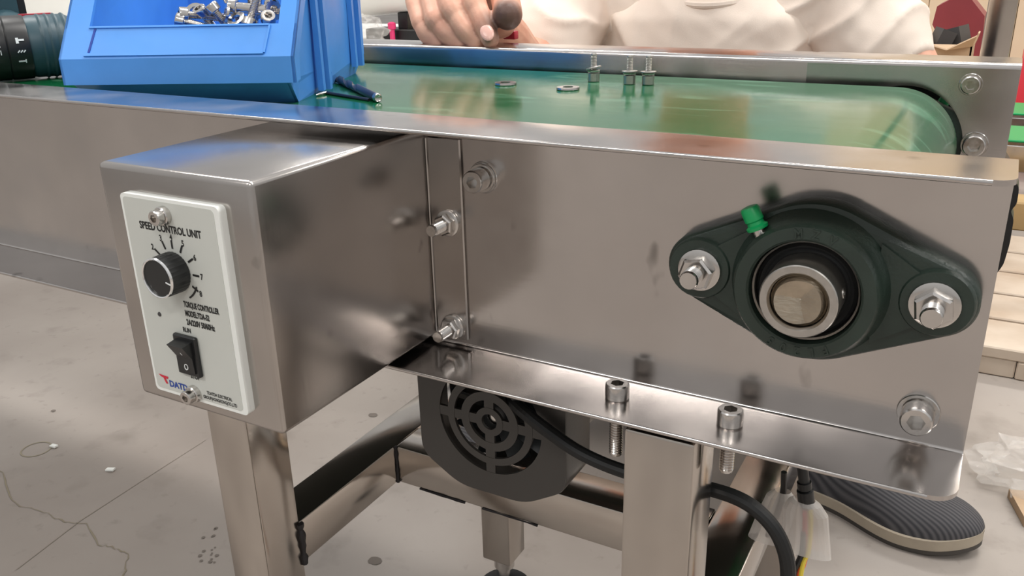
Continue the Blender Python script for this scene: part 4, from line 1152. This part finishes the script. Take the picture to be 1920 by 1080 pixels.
def blk(px, py, y, hx, hy, hz, rz, tilt, label):
    c = Yp(px, py, y); b = MB(); Mx = Matrix.Rotation(rz, 3, 'Z') @ Matrix.Rotation(tilt, 3, 'Y')
    b.obox(c, Mx @ V((1, 0, 0)), Mx @ V((0, 1, 0)), Mx @ V((0, 0, 1)), hx, hy, hz); tag(b.build('motor_block', M['foam'], angle=0), label, 'block', 'grey blocks in the carton')
blk(1764, 77, yk + .045, .013, .030, .022, .3, .35, 'dark grey block tilted at left in the open carton')
blk(1797, 72, yk + .07, .013, .034, .022, -.2, -.3, 'blackish block leaning at right in the open carton')
# red box leaning behind the carton
y2 = 1.72
b = MB(); P = [Yp(1748, 46, y2), Yp(1757, 12, y2), Yp(1810, -16, y2), Yp(1846, 30, y2), Yp(1840, 110, y2), Yp(1780, 110, y2)]
Pn = [(p.x, p.z) for p in P]
b.prism(Pn, (0, 0, 0), (1, 0, 0), (0, 0, 1), (0, 1, 0), y2, y2 + .12)
zmin = min(p[1] for p in Pn)
b.prism([(Pn[4][0], zmin), (Pn[5][0], zmin), (Pn[5][0], bz + .0005), (Pn[4][0], bz + .0005)], (0, 0, 0), (1, 0, 0), (0, 0, 1), (0, 1, 0), y2, y2 + .12)
tag(b.build('red_box', M['redbox'], angle=0), 'dull red angular box standing behind the cardboard carton', 'box')

# pallet on the floor at right
pl = thing('wooden_pallet', (.45, 1.5, FLOOR), 'weathered wooden pallet on the floor past the right end of conveyor', 'pallet')
p0 = Zp(1860, 705, FLOOR)
for k in range(5):
    y = p0.y + .128 * k; b = MB(); b.rbox(-.005, .95, y, y + .118, FLOOR + .030, FLOOR + .048, .002, 1)
    b.build('board', M['wood'], pl)
for x in (-.004, .40, .868): b = MB(); b.rbox(x, x + .08, p0.y + .002, p0.y + .66, FLOOR + .0005, FLOOR + .0298, .002, 1); b.build('stringer', M['wood'], pl)
b = MB(); b.rbox(.077, .399, p0.y, p0.y + .025, FLOOR + .0005, FLOOR + .0295, .002, 1); b.build('board', M['wood'], pl)
# offcut of timber lying on it
b = MB(); c = Yp(1905, 445, 1.75); b.rbox(max(c.x - .10, .0), c.x + .45, 1.72, 1.80, FLOOR + .0485, FLOOR + .11, .003, 1)
tag(b.build('timber_offcut', mat('yellow_wood', rgb(190, 160, 112), .7, var=.2, vscale=12)), 'yellowish timber offcut lying on the pallet', 'timber')
# other conveyors in the distance, right
def small_conveyor(y, zt, x0, label):
    t = thing('small_conveyor', (x0 + .6, y + .1, FLOOR), label, 'conveyor', 'conveyors in the background')
    b = MB(); b.rbox(x0, x0 + 1.6, y, y + .20, zt - .006, zt, .002, 1); b.build('belt', M['gcap'], t)
    b = MB(); b.rbox(x0 + .01, x0 + 1.6, y - .006, y - .0005, zt - .075, zt - .012, .002, 1); b.build('side_rail', M['steel'], t)
    b = MB(); b.rbox(x0 + .01, x0 + 1.6, y + .2005, y + .206, zt - .075, zt - .012, .002, 1); b.build('side_rail', M['steel'], t)
    for xx in (x0 + .12, x0 + 1.4):
        for yy in (y, y + .165): b = MB(); b.rbox(xx, xx + .035, yy, yy + .035, FLOOR, zt - .076, .002, 1); b.build('leg', M['tube'], t)
q = Yp(1893, 262, 2.0); small_conveyor(2.0, q.z, q.x - .03, 'small green-belt conveyor in the background, the nearer one at right edge')
q = Yp(1900, 212, 2.45); small_conveyor(2.45, q.z, q.x - .03, 'small green-belt conveyor in the background, the farther one at right edge')
b = MB(); q0, q1 = Yp(1908, 168, 2.9), Yp(1960, 108, 2.9); b.rbox(q0.x, q1.x + .3, 2.9, 3.2, FLOOR, q1.z, .006, 2)
tag(b.build('red_cabinet', mat('bright_red', rgb(214, 52, 66), .4)), 'bright red cabinet at the right edge beyond the conveyors', 'cabinet')
# cream roll and clutter, upper left
b = MB(); r0, r1 = Yp(677, -13, 1.05), Yp(788, -26, 1.05); dd = (r1 - r0).normalized()
rr = .044
rc0 = r0 - dd * .10; 
b.lathe(rc0, dd, [(.030, 0), (rr, 0), (rr, .42), (.030, .42)], 40)
for kk in range(0): pass
roll = tag(b.build('cream_roll', M['creamroll']), 'long cream plastic roll lying behind the bin and hand', 'roll')
b2z = Yp(720, 78, 1.05).z
tb2 = thing('side_table', (-1.45, 1.15, FLOOR), 'low grey table behind the conveyor at left under the cream roll', 'table')
b = MB(); b.rbox(-2.7, -.86, .80, 1.45, b2z - .02, b2z, .002, 1); b.build('table_top', M['benchgrey'], tb2)
for x in (-2.66, -.90):
    for y in (.84, 1.41): b = MB(); b.rbox(x - .02, x + .02, y - .02, y + .02, FLOOR, b2z - .02, .001, 1); b.build('leg', M['benchgrey'], tb2)
q0, q1 = Yp(60, 24, 1.25), Yp(150, 14, 1.25); b = MB(); b.rbox(q0.x - .5, q1.x + .12, 1.25, 1.40, b2z + .0005, b2z + .17, .004, 2)
tag(b.build('white_carton', M['creamroll']), 'white carton on the side table, showing above the drill', 'carton')
st_ = thing('roll_stand', Yp(755, 70, 1.0), 'dark metal stand under the cream roll, left of the hand', 'stand')
for xx in (rc0.x + .03, Yp(762, 60, 1.04).x):
    zc = rc0.z + (xx - rc0.x) * dd.z / max(1e-6, dd.x)
    b = MB(); b.rbox(xx - .011, xx + .011, 1.03, 1.07, b2z, zc - rr * .98, .001, 1); b.build('upright', M['black'], st_)
b = MB(); q0 = Yp(726, 52, 1.05); b.rbox(q0.x - .03, q0.x + .10, 1.02, 1.08, b2z, q0.z, .002, 1); b.build('stand_base', M['black'], st_)
b = MB(); q = Yp(735, 54, 1.01); b.lathe((q.x, q.y, q0.z - .02), (0, 0, 1), [(.005, 0), (.005, .020), (.0075, .022), (.0075, .032), (.003, .034)], 16)
tag(b.build('pink_knob', mat('pink', rgb(226, 60, 116), .4)), 'small pink plug on the dark roll stand', 'plug')
def crumple(name, c, rad, m, label, cat, seed, zmin):
    bm = bmesh.new(); bmesh.ops.create_icosphere(bm, subdivisions=4, radius=1)
    for v in bm.verts:
        d = v.co.copy(); k = 1 + .45 * noise.noise(d * 2.2 + V((seed, 0, 0))) + .22 * abs(noise.noise(d * 6 + V((0, seed, 0)))) + .12 * noise.noise(d * 14 + V((0, 0, seed)))
        v.co = V((d.x * rad[0] * k, d.y * rad[1] * k, d.z * rad[2] * k)) + V(c); v.co.z = max(v.co.z, zmin)
    b = MB(); b.addbm(bm); return tag(b.build(name, m, angle=12), label, cat)
q = Yp(700, 58, 1.0); crumple('plastic_bag', (q.x - .015, .985, b2z + .022), (.045, .026, .028), M['film'], 'crumpled clear plastic bag under the cream roll beside the bin', 'bag', 3, b2z + .0005)
q = Zp(1905, 915, FLOOR); crumple('plastic_bag', (q.x + .035, q.y + .01, FLOOR + .02), (.075, .045, .034), M['film'], 'crumpled clear plastic bag on the floor at the right edge', 'bag', 8, FLOOR + .0005)
b = MB(); q = Zp(1925, 955, FLOOR); b.obox((q.x + .06, q.y + .01, FLOOR + .006), (1, .3, 0), (-.3, 1, 0), (0, 0, 1), .075, .03, .0055)
tag(b.build('cardboard_scrap', M['card'], angle=0), 'flat brown cardboard scrap under the plastic bag at right', 'cardboard')
# small red object glimpsed between thumb and sleeve
b = MB(); q = Zp(958, 74, ZT); b.rbox(q.x - .006, q.x + .006, q.y - .004, q.y + .004, ZT + .0003, ZT + .0075, .001, 2)
tag(b.build('red_plug', M['red']), 'small red plug lying on the far flange under the thumb', 'plug')
